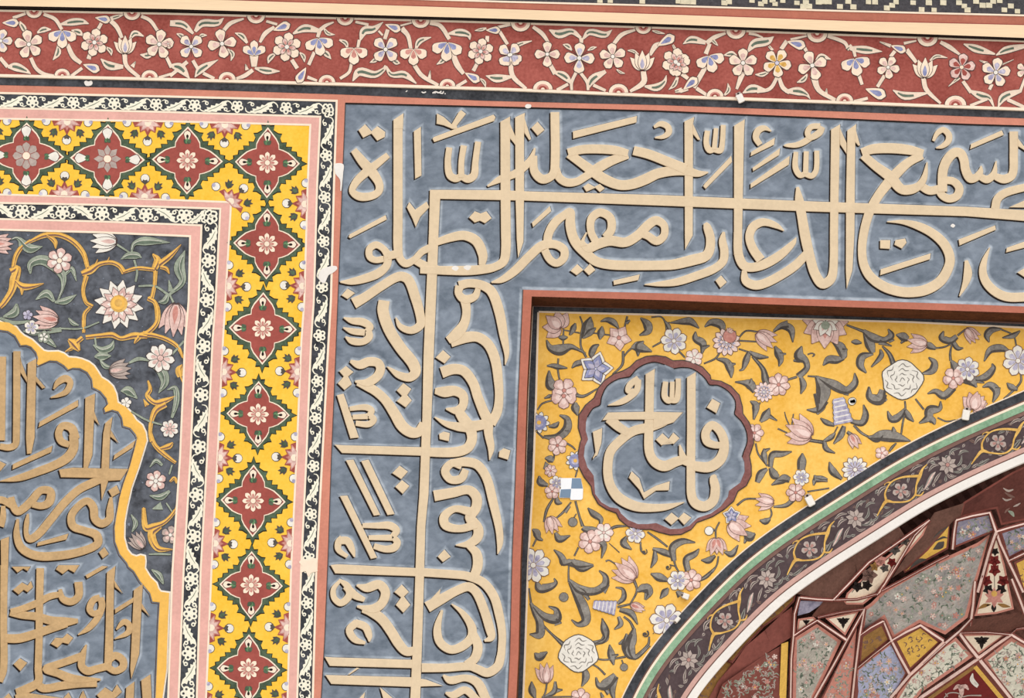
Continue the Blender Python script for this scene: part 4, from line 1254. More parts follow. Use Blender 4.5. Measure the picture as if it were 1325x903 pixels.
PLAQUE_TEXT = '''
l T S 18,325,48 15,600,46 12,900,46
l T P 142,330 146,360 186,470 186,505 138,430|S 116,288,50 112,880,48 104,930,46 60,948,46 0,940,42
l T P 190,370 250,338 238,880 215,990 185,993 178,880|P 243,455 312,538 290,545 240,490
v T S 368,548,12 400,500,42 450,475,50 482,502,42 458,562,42 400,592,26 348,607,8
v T P 272,772 535,622 537,665 263,812
l T S 520,890,58 490,815,60 430,800,50 402,850,50 420,905,50 475,930,42|S 505,860,62 505,950,64 470,1010,66 390,1062,60 250,1117,56 130,1157,46 0,1180,6
l T P 585,608 652,578 634,1000 600,1095 572,1092 580,850|P 642,690 682,797 640,752
l U P 708,0 722,-68 772,-110 756,0 748,250 740,340 697,464 690,330|P 760,-20 812,70 755,25
v U P 785,150 930,50 912,100 777,187
l U P 403,252 500,238 560,240 880,248 828,325 745,330 690,310 418,305|S 720,310,46 640,340,56 540,390,56 440,482,56 350,592,56 265,692,56 205,728,52 180,690,34 184,610,34 192,555,14
d U P 742,395 800,358 822,410 768,442
l U S 75,440,44 90,500,52 120,540,52 165,515,56 220,462,56 280,395,52 345,402,56 340,470,60 290,500,50 222,490,44|S 80,495,50 20,462,50 -20,460,50
l U S 0,640,56 20,580,44 22,500,30
d U P -5,192 42,215 0,265
v U P 88,215 360,88 352,132 85,252
l U S 762,440,18 755,530,50 750,590,52 700,622,56 652,590,56 640,510,56 600,467,50 540,500,50 490,570,52 502,640,56 580,670,52 660,700,60 670,760,56 560,812,56 400,842,60 250,842,60 150,792,56 115,700,46 122,590,18
v U P 258,752 470,690 456,732 255,777
d U P 678,820 715,783 747,830 705,862
l U P 5,732 62,712 50,1103 10,1103
l V S 28,-10,50 25,400,48 25,700,50 0,790,40
l V S 276,10,52 270,300,50 268,500,50 262,700,50 262,790,56 180,840,62 110,860,44|S 250,800,56 300,835,56 420,817,56 550,802,56 665,795,62
d V P 88,160 150,108 190,130 212,98 227,142 190,177 163,160 128,192
d V P 80,0 210,0 190,32 160,15 120,42
d V P 383,20 400,-10 545,-10 510,42 470,20 430,52
l V S 537,105,56 540,200,52 490,240,52 430,220,46 412,155,24|S 412,190,40 340,205,46 250,252,50 150,290,46 75,312,46|S 70,312,52 150,332,52 250,342,56 350,370,60 450,378,62 535,372,30|S 460,392,48 330,432,56 240,462,60 130,492,62 30,492,60
d V P 348,530 380,488 430,490 460,458 502,490 470,532 430,522 395,557
l V S 685,210,42 640,230,46 615,290,46 640,322,42 692,310,46|S 690,212,46 700,270,46 670,350,46 610,420,42 536,468,8
l V P 733,40 792,-5 782,120 775,600 765,680 715,680 725,400|P 782,90 842,185 788,142
v V P 585,60 700,-5 742,0 598,82
l V S 735,650,52 790,610,52 842,642,52 842,690,52 790,716,46 740,690,46|S 750,680,52 660,702,52 600,716,56 560,680,52 570,600,42 592,535,10|S 578,605,50 480,642,52 390,672,52 315,702,54 400,732,56 500,770,62 690,775,14
l V P 918,160 980,118 972,250 955,600 900,772 893,700|P 966,240 1027,342 972,292
v V P 788,290 920,208 912,246 790,322
v V S 798,432,12 850,380,42 886,400,42 880,450,42 787,497,8
d V P 93,670 135,628 187,660 140,717
l V P 103,880 150,860 420,900 420,1003 120,1003
l V P 865,830 922,788 915,1003 858,1003
l V P 968,780 1032,738 1045,1003 985,1003
v V P 663,880 720,828 770,860 802,808 837,860 790,902 700,930
l V P 420,920 470,862 505,930
l V P 535,920 570,848 605,930
l V P 5,920 60,868 95,920
'''
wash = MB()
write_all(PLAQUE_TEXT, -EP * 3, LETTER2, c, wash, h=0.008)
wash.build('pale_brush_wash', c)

# ------------------------------------------------------------------ recess with the yellow spandrel
t = thing('recess_frame', 'salmon frame with deep brown reveal around the yellow spandrel', 'frame', 676, 376)
b = MB()
b.slab(fo_top + list(reversed(fi_top)) + fi_left[1:] + list(reversed(fo_left))[:-1], -0.006, 0.012, SALMON2)
b.build('strip', t)
b = MB()
path = list(reversed(fi_top)) + fi_left[1:]
fr = [at(x, y, -0.006) for x, y in path]
a = b.verts(fr)
c_ = b.verts([Vector((p.x, Y_REC - EP, p.z)) for p in fr])
for i in range(len(path) - 1):
    b.face([a[i], a[i + 1], c_[i + 1], c_[i]], REVEAL)
b.build('reveal', t)
b = MB()
b.slab(between(shift(fo_left, 0.4), shift(fo_left, -0.7)), -0.0068, 0.0, INKS)
b.build('edge_line', t)

t = thing('yellow_spandrel', 'golden yellow spandrel painted with grey leaves and pink and blue flowers above the arch', 'painting', 690, 903, Y_REC)
b = MB()
sp = list(reversed(yl_top)) + yl_left[1:] + A0
b.slab(sp, Y_REC, Y_REC + .2, YELLOW2)
b.build('ground', t)
b = MB()
ex_top, ex_left = shift(bk_top, -2), shift(bk_left, 2)
b.slab(list(reversed(ex_top)) + ex_left + list(reversed(yl_left)) + yl_top[1:], Y_REC - EP, Y_REC + .2, BLACK)
b.build('charcoal_border', t)
b = MB()
b.slab(between(shift(yl_top, -1.8), shift(yl_top, .5)), Y_REC - 2 * EP, Y_REC + .1, CREAM)
b.slab(between(shift(yl_left, 1.8), shift(yl_left, -.7)), Y_REC - 2.2 * EP, Y_REC + .1, CREAM)
b.slab(between(shift(bk_left, 2.4), shift(bk_left, .4)), Y_REC - 2.2 * EP, Y_REC + .1, CREAM)
b.slab(between(shift(bk_top, -1.2), shift(bk_top, .2)), Y_REC - 2.2 * EP, Y_REC + .1, BROWN)
b.build('edge_line', t)
EDGES = (yl_top, list(reversed(yl_left)), list(reversed(A0)))
YL = '''
y1 L 548,205,6 530,250,50 505,300,28 488,320,4|L 692,145,4 672,220,96 650,300,76 615,352,8|L 742,250,4 690,290,56 630,340,20|T 590,140,12 615,220,14 600,320,16 600,430,18 650,530,20|L 272,365,6 310,440,56 400,460,100 500,430,50 560,450,24 645,495,10|T 435,260,12 432,340,16 430,420,12|T 430,270,10 590,300,12|L 385,340,4 430,345,46 475,340,4|T 385,540,14 380,640,16 400,760,14|L 276,612,6 330,610,34 380,620,44 472,633,4|L 297,655,6 300,740,66 320,800,96 355,835,20|L 772,408,4 725,440,54 700,500,50 712,545,6|L 512,632,4 560,590,48 650,575,30|L 785,190,4 850,175,42 910,200,54 958,255,8|T 1040,140,16 1025,200,16 1008,275,12|L 1065,178,8 1030,205,34|L 802,235,6 790,300,66 778,362,6|T 720,300,10 890,322,14|L 1165,155,6 1230,220,76 1235,280,64 1155,322,6|T 1000,470,22 992,600,22 900,692,12|T 1010,520,14 1040,480,14 1085,440,16|L 1080,440,20 1140,430,96 1200,450,66 1275,476,4|L 1197,376,4 1150,420,66 1140,522,4|T 520,830,10 590,890,12 670,880,12 752,830,10|L 300,890,8 360,900,40
y2 T 20,150,12 120,150,12 165,250,18 140,360,16 30,432,12|L 150,190,14 185,240,36 200,290,10|T 180,200,10 300,212,10|L 205,202,6 330,190,56 390,190,66 475,255,4|L 526,242,4 590,200,56 680,220,76 705,305,18|L 440,285,4 440,350,56 510,400,66 500,495,12|L 575,418,4 510,440,44|T 280,470,16 340,532,14|T 520,590,12 630,540,16 680,470,14|L 640,545,10 730,570,56 770,640,66 780,726,4|L 822,592,4 760,600,44|T 850,450,12 950,482,14|L 950,478,30 920,560,56 890,640,22 855,657,4|L 950,478,20 1030,520,50 1135,530,4|T 850,345,14 920,280,14 1040,290,14|T 850,372,14 1030,382,12|L 1190,428,6 1230,490,66 1250,560,44 1233,615,4|L 1302,497,4 1240,500,34|L 1180,290,10 1250,232,44 1321,215,66|T 980,520,20 1080,640,44 1110,750,76 1165,835,60|L 815,765,4 890,770,34 960,790,86 1000,862,30|L 972,730,4 965,780,40
y3 L 10,205,15 90,160,56 170,190,66 190,315,4|L 20,350,10 50,420,66 70,480,44 58,545,4|L 275,350,4 250,440,96 310,490,56 322,560,48 240,640,56|L 195,490,8 250,480,50|L 268,650,30 290,720,56 265,805,4|T 330,430,10 370,418,10 395,432,12 375,452,8|T 140,670,18 230,642,20|T 330,635,12 430,642,18|L 570,308,20 640,360,86 670,440,66 660,470,20|L 476,535,4 530,480,66 610,480,66 680,470,12|L 710,380,4 670,400,60|T 700,150,16 780,180,20 860,210,28|L 860,205,30 950,270,76 1060,290,46 1125,250,56 1095,188,6|L 1155,292,4 1100,300,40|L 860,220,6 920,330,88 950,415,40|L 955,425,10 850,450,66 830,530,66 888,606,6|L 1020,380,8 1030,440,44 935,550,6|T 1040,350,14 1110,430,38 1150,535,54|L 1130,350,4 1010,310,44|L 745,310,8 790,312,44 845,322,6|L 415,640,30 480,760,130 460,900,74|L 440,650,20 580,720,88 700,770,66 780,700,60 778,605,4|L 720,815,6 680,795,30|L 910,735,4 920,830,66 1010,860,96 1055,800,60|L 1060,850,30 1080,870,20
y4 L 105,243,4 170,260,76 222,285,40|L 150,325,6 185,290,34|L 380,320,15 420,345,60 485,375,20|T 480,370,14 560,360,14 630,330,12|L 558,207,4 540,270,56 620,300,56 685,258,40|L 640,300,40 690,370,38 745,370,4|T 690,250,18 770,187,12|L 1110,188,8 1010,200,56 970,250,56 990,315,4|T 1100,190,12 1220,250,14 1250,355,12|L 1285,205,4 1220,250,44 1115,272,4|L 942,495,4 1000,390,56 1100,370,66 1185,402,12|L 415,457,6 470,510,56 450,580,66 355,612,10|T 635,340,12 620,420,20 625,490,24|L 630,490,20 700,590,120 800,650,130 872,742,6|L 945,700,4 860,680,30|L 860,668,30 960,640,66 1030,560,44 1018,515,4|L 405,802,4 480,780,44 560,820,66 655,740,60|L 570,860,6 590,800,40|L 926,740,4 1000,720,56 1060,780,66 1025,885,8|L 1100,750,4 1050,760,40|L 1158,700,4 1200,740,56 1262,765,15|T 1080,892,12 1200,790,18 1290,690,18 1290,600,14
y5 T 340,400,12 430,440,10|T 405,240,5 420,300,9 452,372,9|T 490,260,9 474,362,9|T 640,510,30 710,520,30 780,530,34|L 780,520,20 850,480,44 885,440,8|L 780,520,30 800,590,44 885,633,4|L 262,205,4 230,270,76 175,335,20|L 335,325,4 260,280,34|L 78,138,4 130,180,66 112,315,10|T 175,150,10 130,230,14|T 130,540,14 155,640,14 245,755,16|L 210,588,4 210,660,56 232,742,8|L 268,588,4 220,610,30|L 475,618,4 380,640,50 290,650,56 270,765,34|L 240,780,20 180,830,66 145,910,40|L 270,770,30 310,840,76 350,860,30|L 335,892,4 400,870,66 455,890,44|L 575,632,4 570,700,76 562,790,66|L 830,716,4 860,800,66 950,880,20|L 690,840,8 700,890,44|L 700,860,20 760,870,36 815,880,4|L 715,60,70 750,180,90 715,265,10|L 615,222,4 720,220,56 790,130,70|L 746,300,4 800,340,44 880,370,20|L 1035,330,30 1140,345,56 1175,270,56 1155,172,4|T 1060,370,12 1130,440,16 1235,492,20|L 1200,480,15 1280,490,76 1335,455,30|L 970,375,30 940,460,56 870,545,6|T 910,380,10 860,475,10|L 1000,430,20 1050,470,40
y6 L 180,75,4 195,180,66 280,190,86 310,105,50|L 245,250,6 270,200,40|T 520,210,14 525,290,16 500,420,16 485,525,14|L 355,305,4 390,380,56 450,370,66 525,285,18|L 520,290,20 550,350,56 605,408,4|T 620,190,14 700,292,16|L 860,212,4 850,280,44 760,300,86 740,370,66 655,422,6|L 740,380,40 785,395,56 805,435,6|T 830,370,12 920,405,12 1055,378,12|L 188,560,8 300,540,96 420,550,96 575,592,4|L 408,455,4 415,500,44|T 40,440,12 110,510,14 190,562,18|T 440,610,10 400,650,24 370,692,14
y7 L 325,112,4 380,90,34|T 260,222,12 310,160,14 440,125,12|L 365,380,10 430,370,44 465,335,6|L 470,272,8 540,310,56 540,400,76 450,480,66 320,478,20|L 575,425,6 520,430,30|T 420,640,12 415,692,14|L 330,680,6 380,690,66 412,712,20|L 318,785,4 360,730,56|T 620,82,34 700,92,26 832,18,10|L 620,150,20 620,200,76 642,275,8|T 540,540,16 590,570,14 622,602,10|T 640,790,14 620,862,10|T 250,430,8 320,490,18
y8 L 275,40,6 290,100,66 360,132,20|T 420,240,14 350,360,26 320,480,14|L 440,240,20 450,290,46 495,302,4|T 580,290,12 500,390,20 440,442,12|L 565,325,20 520,385,34|T 620,280,18 660,430,18 690,520,30|T 630,400,8 600,450,10|L 690,540,40 780,560,66 860,570,40|L 690,530,40 820,650,66 890,700,56 868,825,4|L 738,345,4 790,400,56 860,450,44 858,505,15|T 940,550,22 1010,522,26 1105,518,12|L 430,580,20 470,640,66 572,608,4|L 212,548,8 250,580,66 270,630,44 312,655,6|T 215,712,14 250,640,14|T 650,720,14 610,802,14|L 415,742,4 480,800,50 520,880,66|L 540,860,50 650,880,70 792,888,6|L 1105,615,10 1080,680,66 1155,742,4|T 1240,670,12 1245,750,14 1285,785,14|T 940,680,4 1040,770,7
y9 T 908,45,14 940,35,10 1035,95,12|T 1170,210,30 1205,320,18 1140,455,14|L 1210,330,20 1270,300,76 1321,345,30|L 1280,410,6 1300,350,40|L 250,230,15 280,300,76 370,290,66 435,250,30 418,206,4|T 180,300,12 200,445,18|L 195,440,20 240,530,56 280,620,66 280,740,76 186,738,4|L 220,470,20 330,570,66 440,590,86 440,510,46 365,472,4|L 490,630,4 430,620,70|T 300,640,20 400,740,20 505,835,44|T 560,70,14 555,160,14 560,245,22|L 480,0,20 500,60,44 575,45,44|L 590,40,50 680,110,66 795,88,4|L 565,225,20 660,310,76 800,330,66 900,270,66 905,190,44 845,132,4|L 942,265,4 880,330,60|L 565,245,20 650,390,80 700,500,96 720,610,76 650,645,40 582,600,4|L 750,410,20 700,340,40 640,290,10|L 1020,450,20 1080,390,44 1070,310,22 1002,293,4|T 1020,480,20 1140,452,16|L 1040,505,30 1150,540,56 1212,645,4|L 1030,570,20 1050,640,44 990,692,4|T 1080,570,16 1140,620,20 1175,690,28|L 1180,680,20 1150,800,96 1105,910,60|L 1030,830,6 1080,810,50|L 878,590,4 890,680,56 910,780,44 810,832,18
y0 L 232,475,4 275,510,80 355,465,8|T 350,760,14 335,850,14 310,900,12|L 205,745,4 210,830,66 240,910,10|L 330,890,10 420,840,44 430,745,14|L 500,825,4 440,830,40|T 300,895,14 600,890,12|L 700,615,30 720,700,66 680,795,4|T 780,520,16 900,540,14 1100,510,18|L 945,395,4 960,490,66 985,590,8|L 1030,490,6 970,510,40|T 750,570,14 830,610,14 905,682,18|L 815,705,6 840,780,46 900,780,96 1005,690,60|L 1010,700,30 970,820,56 985,910,20|L 880,800,6 940,860,44|L 1105,290,6 1110,400,96 1130,490,66 1190,530,20|L 1175,300,40 1150,430,66 1190,520,34 1330,405,10|T 1060,540,10 1085,605,12|L 780,375,15 880,360,44 915,270,50 872,145,4|L 860,850,6 880,900,30
yb T 980,248,18 1060,190,16 1165,185,14|T 1300,280,12 1310,330,14 1290,380,12|L 1195,390,6 1250,400,56 1295,375,20|L 1055,495,20 1100,540,96 1155,515,8|L 1050,610,6 1075,550,44|T 780,560,14 780,480,14 815,405,12|L 680,478,6 710,490,56 770,480,10|L 860,690,10 930,710,56 992,625,4|L 640,768,4 710,770,56 775,725,15|T 805,730,12 790,810,14 750,885,10|L 585,600,4 460,590,56 370,650,66 382,775,40|L 180,660,20 280,690,56 355,720,44|L 200,680,20 200,760,46 162,842,4|T 130,500,14 230,570,18 322,642,14|T 380,760,18 400,830,16 432,885,12|T 390,825,8 350,815,8|L 622,660,4 580,710,50 500,760,56 515,870,50|T 60,600,10 75,670,12
yc L 278,80,6 350,110,66 435,142,15|L 430,205,10 400,240,56 358,295,4|T 690,142,20 760,100,34 842,18,10|L 500,230,15 535,265,66|T 165,225,12 230,200,16|L 190,230,12 240,200,66 270,240,50 235,305,4|T 265,620,12 255,690,20 130,802,14
yd T 620,192,12 830,158,12|L 680,132,6 700,80,44 815,92,6|L 300,335,10 420,320,34 495,258,40|L 280,128,4 380,80,66 440,70,30
'''
i = 0
for line in YL.strip().split('\n'):
    k, txt = line.split(None, 1)
    for kind, P in parse(k, txt):
        i += 1
        b = MB(clips(*P[len(P) // 2][:2], 60, *EDGES))
        Y = Y_REC - EP * (1 + .13 * (i % 6))
        if kind == 'L':
            leaf(b, P, Y, LEAFY, LEAFD, None, .8, LEAFD)
            b.build('leaf', t)
        else:
            s = cr(P, 5)
            b.ribbon(s, Y - EP, LEAFD, 0, 0, .5)
            b.ribbon([(x, y, max(.2, w_ * .35)) for x, y, w_ in s], Y - 2 * EP, LEAFY)
            b.build('stem', t)
YF = '''
y1 fan 405,250 175 P -140 5 150|five 960,345 120 P -60 p|five 740,640 165 B -75 p|five 440,845 118 P -60|
y2 seven 235,375 125 B -20|six 425,535 85 W -80|daisy 735,385 130 W 10|disc 765,330 62 P|fan 1020,300 215 P 33 4 55|seven 1230,790 108 P 10|daisy 1090,860 95 W 40
y3 peony 500,190 190 P|shell 600,840 0 B|bud 760,870 30 W -30
y4 fan 400,330 195 P 182 4 62|fan 770,185 165 P 48 4 50|seven 1265,490 145 B 10|seven 785,570 115 B -30|five 650,655 100 P 20|fan 840,930 150 P -75 5 120|rose 165,670 190 W|fan 1330,330 10 P 0 3 30
y5 fan 660,470 260 P 203 5 78|six 120,440 88 P 0|seven 565,865 78 B -20|daisyh 1075,790 125 B -90|bell 940,220 0 B|fan 1030,455 150 P 60 3 40|bud 1045,142 34 W 0
y6 five 300,705 62 P 0|fan 1165,290 155 P -65 5 130
y7 five 510,90 120 P 90|ring 275,342 102 B|six 450,560 92 P 40|ring 620,705 90 B|seven 385,800 60 P 0
y8 six 440,110 70 B -40|five 400,190 72 P -20|bud 595,480 42 W 80|fan 370,430 170 P 68 4 62|six 890,580 92 W 0|six 760,665 112 P -20|eight 220,890 165 B -15|six 1190,590 92 B 10
y9 fan 1190,210 245 P 218 5 72|bud 510,385 42 W 170|cone 895,480 0 B|fan 1145,455 145 P 22 3 24|curl 1280,735 36 W
y0 rose 650,480 180 W|fan 345,760 195 P -98 4 58|six 665,905 95 P -80|bud 1082,610 34 W 60|curl 1360,290 1 W
yb five 930,345 85 B -20 p|fan 905,420 215 P 20 4 80|fan 1330,215 180 P 180 4 60|fan 775,560 165 P 105 3 40|fan 790,560 165 P 70 3 40|curl 325,835 32 W|curl 100,690 30 W|bud 715,490 40 W -10
yc six 625,135 92 P -20|six 510,140 88 B 0|seven 415,480 145 B -20|curl 232,598 34 W
yd six 510,200 90 P 0
'''
i = 0
PAL = {'P': (PETALP, PETALQ, ROSEP), 'B': (PETALW, PETALB, PETALW), 'W': (PETALQ, PETALW, PETALP)}
for line in YF.strip().split('\n'):
    k, txt = line.split(None, 1)
    s_ = WIN[k][2]
    for it in txt.split('|'):
        q = it.split()
        if not q: continue
        x, y = wp(k, *[float(u) for u in q[1].split(',')])
        r = float(q[2]) / s_
        i += 1
        Y = Y_REC - EP * (4.2 + .14 * (i % 5))
        m, inn, core = PAL[q[3]]
        b = MB(clips(x, y, 60, *EDGES))
        nm = 'flower'
        N = {'five': 5, 'six': 6, 'seven': 7, 'eight': 8, 'daisy': 12, 'daisyh': 12}
        if q[0] in N:
            pt = len(q) > 5 and q[5] == 'p'
            flower(b, x, y, r, N[q[0]], m, inn if N[q[0]] < 12 else PETALB, core, Y, float(q[4]), point=pt, wide=1.12 if pt else 1.2, rc=.15, line=BROWN)
            if pt and q[3] == 'B': flower(b, x, y, r * .8, 5, BLUEP, PETALB, None, Y - 3 * EP, float(q[4]), point=True, wide=.9, line=LEAFD)
            if q[0] == 'daisy': flower(b, x, y, r * .5, 8, m, PETALB, PETALW, Y - 3 * EP, 0)
        elif q[0] == 'fan':
            if r < 2: continue
            fan(b, x, y, r, float(q[4]), int(q[5]), float(q[6]), m, inn if int(q[5]) > 3 else ROSEP, Y, wide=1.2, line=BROWN)
        elif q[0] == 'disc':
            b.poly(circle(x, y, r + .8), Y - 7 * EP, BROWN); b.poly(circle(x, y, r), Y - 8 * EP, ROSEP)
            fan(b, x - 1, y - 5, r * .8, -60, 4, 100, PETALP, None, Y - 8 * EP, line=BROWN)
        elif q[0] == 'peony':
            fan(b, x, y - 8, r * 1.25, 92, 7, 190, PETALP, ROSEP, Y, wide=1.5, line=BROWN)
            fan(b, x, y - 8, r * .7, 92, 6, 200, PETALW, PETALP, Y - 8 * EP, wide=1.3, line=BROWN)
            b.poly(circle(x, y - 5, r * .22), Y - 16 * EP, SAGE)
        elif q[0] == 'rose':
            random.seed(i)
            o_ = [(x + r * (1 + .07 * math.sin(5 * a_ + i)) * math.cos(a_), y + r * .92 * (1 + .06 * math.cos(4 * a_)) * math.sin(a_)) for a_ in [2 * math.pi * j / 28 for j in range(28)]]
            b.poly([(x + (u - x) * 1.05, y + (v - y) * 1.05) for u, v in o_], Y - EP, LEAFD)
            b.poly(o_, Y - 2 * EP, PETALW)
            for ri_, nn in ((.86, 6), (.6, 5), (.34, 4)):
                for j in range(nn):
                    a_ = 2 * math.pi * (j + ri_ * 3) / nn
                    c0, c1 = a_ - 2.2 / nn, a_ + 2.6 / nn
                    pts = [(x + r * rr * math.cos(u), y + r * .92 * rr * math.sin(u), ww) for u, rr, ww in ((c0, ri_ * .82, .5), (c0 * .6 + c1 * .4, ri_ * 1.02, 1.2), (c0 * .3 + c1 * .7, ri_ * .86, 1.2), (c1, ri_ * 1.0, .5))]
                    b.ribbon(cr(pts, 4), Y - 3 * EP, LEAFY)
            b.ribbon(cr([(x - r * .12, y + r * .1, .8), (x, y - r * .1, 1.0), (x + r * .14, y + r * .04, .8)], 4), Y - 3 * EP, LEAFY)
        elif q[0] == 'ring':
            flower(b, x, y, r, 9, PETALW, None, None, Y, 5)
            b.poly(circle(x, y, r * .72), Y - 4 * EP, BLUEP)
            b.poly(circle(x, y, r * .42), Y - 5 * EP, PETALB)
            b.poly(circle(x, y, r * .2), Y - 6 * EP, GOLD)
        elif q[0] == 'bud':
            a_ = math.radians(float(q[4]))
            b.poly(circle(x, y, r + .7, 10), Y - EP, LEAFD); b.poly(circle(x, y, r, 10), Y - 2 * EP, LEAFY if k in 'y8y9y0' else PETALW)
            nm = 'bud'
        elif q[0] == 'curl':
            b.ribbon([(x + r * (1 - j * .07) * math.cos(j * .55 - 1), y + r * (1 - j * .07) * math.sin(j * .55 - 1), 1.3) for j in range(12)], Y - EP, LEAFD)
            b.poly(circle(x, y, r * .4, 8), Y - 2 * EP, LEAFD)
            nm = 'curl'
        elif q[0] in ('shell', 'bell', 'cone'):
            if q[0] == 'shell': continue
            ax, ay, bx, by, w0, w1, nn = (915, 110, 965, 345, 100, 175, 5) if q[0] == 'bell' else (790, 455, 1000, 490, 70, 130, 6)
            for j in range(nn):
                f0, f1 = j / nn, (j + 1.12) / nn
                p0, p1 = wp(k, ax + (bx - ax) * f0, ay + (by - ay) * f0), wp(k, ax + (bx - ax) * f1, ay + (by - ay) * f1)
                wa, wb = (w0 + (w1 - w0) * f0) / s_, (w0 + (w1 - w0) * f1) / s_
                pm = ((p0[0] + p1[0]) / 2, (p0[1] + p1[1]) / 2)
                S_ = [(*p0, wa * .9), (*pm, wb * 1.04), (*p1, wb)]
                z = Y - EP * (1 + (nn - j) * .9)
                b.ribbon(S_, z, LEAFD, 0, 0, 1.4)
                b.ribbon(S_, z - .4 * EP, PETALB)
                b.ribbon([(p0[0] * .55 + p1[0] * .45, p0[1] * .55 + p1[1] * .45, wb * .8), (p0[0] * .35 + p1[0] * .65, p0[1] * .35 + p1[1] * .65, wb * .86)], z - .6 * EP, PETALW)
            nm = 'bell_flower'
        b.build(nm, t)

# ---- lobed medallion
M_ = thing('lobed_medallion', 'lobed blue medallion of buff Arabic lettering with a plum rim on the yellow ground', 'medallion', 862, 687, Y_REC)
YM = Y_REC - EP * 9
mo = [wp('Q', *p) for p in PL('720,95 790,92 860,108 930,140 985,200 990,230 1060,240 1130,275 1190,340 1212,420 1215,470 1258,530 1290,600 1292,680 1262,770')] + \
     [wp('R', *p) for p in PL('1275,400 1275,470 1240,540 1180,580 1150,650 1080,710 1000,760 920,790 890,800 850,850 780,885 700,890 620,870 560,850 480,852 400,830 340,780 318,735 250,710 190,670 150,600 140,545 90,480 50,400 45,320 62,235 72,210 48,130 52,40')] + \
     [wp('Q', *p) for p in PL('60,470 100,410 160,360 190,290 230,240 300,190 370,165 415,140 460,95 530,65 600,58 670,68')]
mi_ = [wp('Q', *p) for p in PL('725,146 780,138 850,145 910,180 955,225 980,262 1040,265 1110,305 1160,370 1165,425 1158,470 1205,520 1240,590 1248,665 1222,740 1212,775')] + \
      [wp('R', *p) for p in PL('1228,370 1232,440 1200,520 1120,578 1112,620 1060,690 990,740 900,770 870,795 840,825 780,848 700,850 640,825 600,808 540,815 470,815 400,785 350,740 330,705 270,695 210,660 165,600 155,470 110,410 85,330 92,260 115,210 98,150 100,90')] + \
      [wp('Q', *p) for p in PL('110,490 150,430 200,405 210,350 250,270 330,220 410,205 425,190 460,150 520,115 590,100 660,118')]
b = MB()
b.poly(mi_, YM, BLUE)
b.build('ground', M_)
b = MB()
b.poly([(862 + (x - 862) * 1.012, 580 + (y - 580) * 1.012) for x, y in mo], YM + EP * 2, LEAFD)
b.raised_poly(mo + [mo[0]] + [mi_[0]] + list(reversed(mi_)), YM + EP, 0.006, PLUM, .4)
mt = [p for p in mi_ if p[1] < 560]
for seg in ([p for p in mi_[:16]], [p for p in mi_[-12:]]):
    b.ribbon([(x, y, 1.3) for x, y in cr(seg, 3)], YM - 0.0058, INK, .2, .4)
b.build('rim', M_)
MED = '''
l Q P 525,188 592,148 586,260 525,260|S 556,185,62 552,450,62 548,600,64 552,740,66 590,812,70 660,842,76 740,812,70 800,795,62|S 800,800,60 785,760,44 768,690,10|S 790,800,60 850,818,70
l R P 820,-230 884,-270 880,-150 820,-150|S 851,-228,62 851,105,62 848,520,62 855,620,66 885,670,70 950,688,72 1008,645,70 1022,560,66 1010,490,56 1025,465,20
l Q S 870,842,70 980,848,76 1060,790,76 1087,690,66 1060,600,62 1000,550,60 955,600,62 962,665,60 1010,690,52 1070,695,46
l Q P 215,517 257,460 530,455 792,460 725,532 580,578 580,512 315,512|S 265,500,76 330,560,66 400,605,60|S 750,485,10 660,525,60 550,565,68 440,592,66 345,660,66 275,740,66 256,840,66 262,940,66 295,1020,70 350,1080,76 450,1127,72 560,1140,60 680,1132,46 802,1100,6
d Q P 960,425 1000,362 1057,395 1030,467
v Q S 475,215,42 415,262,46 400,305,40 440,312,44|S 472,225,46 465,295,46 420,345,46 350,385,42 258,410,6
v Q S 668,240,38 660,340,44 685,375,46 715,372,38|S 716,240,34 712,372,34|S 712,375,42 745,370,44 757,300,40 758,218,38
d Q P 597,655 645,608 690,650 722,603 767,645 725,687 688,657 640,697
v Q P 148,598 217,570 210,680 182,765 165,775 150,795 150,780 168,745
v R P 405,485 425,438 480,490 512,590 600,540 697,510 692,575 600,577 515,637 480,570
d R P 660,780 710,733 762,775 710,822
d R P 757,775 797,733 852,770 800,822
'''
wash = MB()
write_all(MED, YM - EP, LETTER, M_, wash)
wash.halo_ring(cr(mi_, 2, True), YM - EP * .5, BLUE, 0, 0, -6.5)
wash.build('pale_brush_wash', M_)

# ------------------------------------------------------------------ arch mouldings
DUSTR = mat('dusty_rose_paint', (176, 132, 124), 0.15, 16)
ASHL = mat('ash_leaf_paint', (150, 146, 138), 0.2, 16)
A = thing('arch_moulding', 'curved arch band of charcoal, mint green, dark flowers and white under the yellow spandrel', 'moulding', 870, 903, Y_REC)
off = lambda d: shift(A0, d)
def aband(d0, d1, Yf, Yb, m, name, lab=None):
    b = MB()
    b.slab(between(off(d0), off(d1)), Yf, min(Yb, Y_REC + .03), m)
    b.build(name, A, label=lab)
aband(-1.6, 0.3, Y_REC - 3 * EP, Y_REC + .1, CREAM, 'edge_line')
aband(0, 10.5, Y_REC - .006, Y_REC + .1, BLACK, 'charcoal_band')
aband(10.5, 12.3, Y_REC - .004, Y_REC + .1, BROWN, 'edge_line')
aband(12.3, 15.2, Y_REC - .012, Y_REC + .1, CREAM, 'cream_fillet')
aband(15.2, 23.5, Y_REC - .012, Y_REC + .1, ARCHG, 'green_band')
aband(23.5, 28.5, Y_REC - .008, Y_REC + .1, BROWN, 'brown_fillet')
aband(28.5, 66.5, Y_REC - .004, Y_REC + .1, ARCHD, 'dark_floral_band')
aband(66.5, 72.5, Y_REC - .008, Y_REC + .1, mat('dusty_pink_paint', (198, 158, 148), 0.1, 6, 50), 'pink_fillet')
aband(72.5, 74.0, Y_REC - .004, Y_REC + .1, BROWN, 'edge_line')
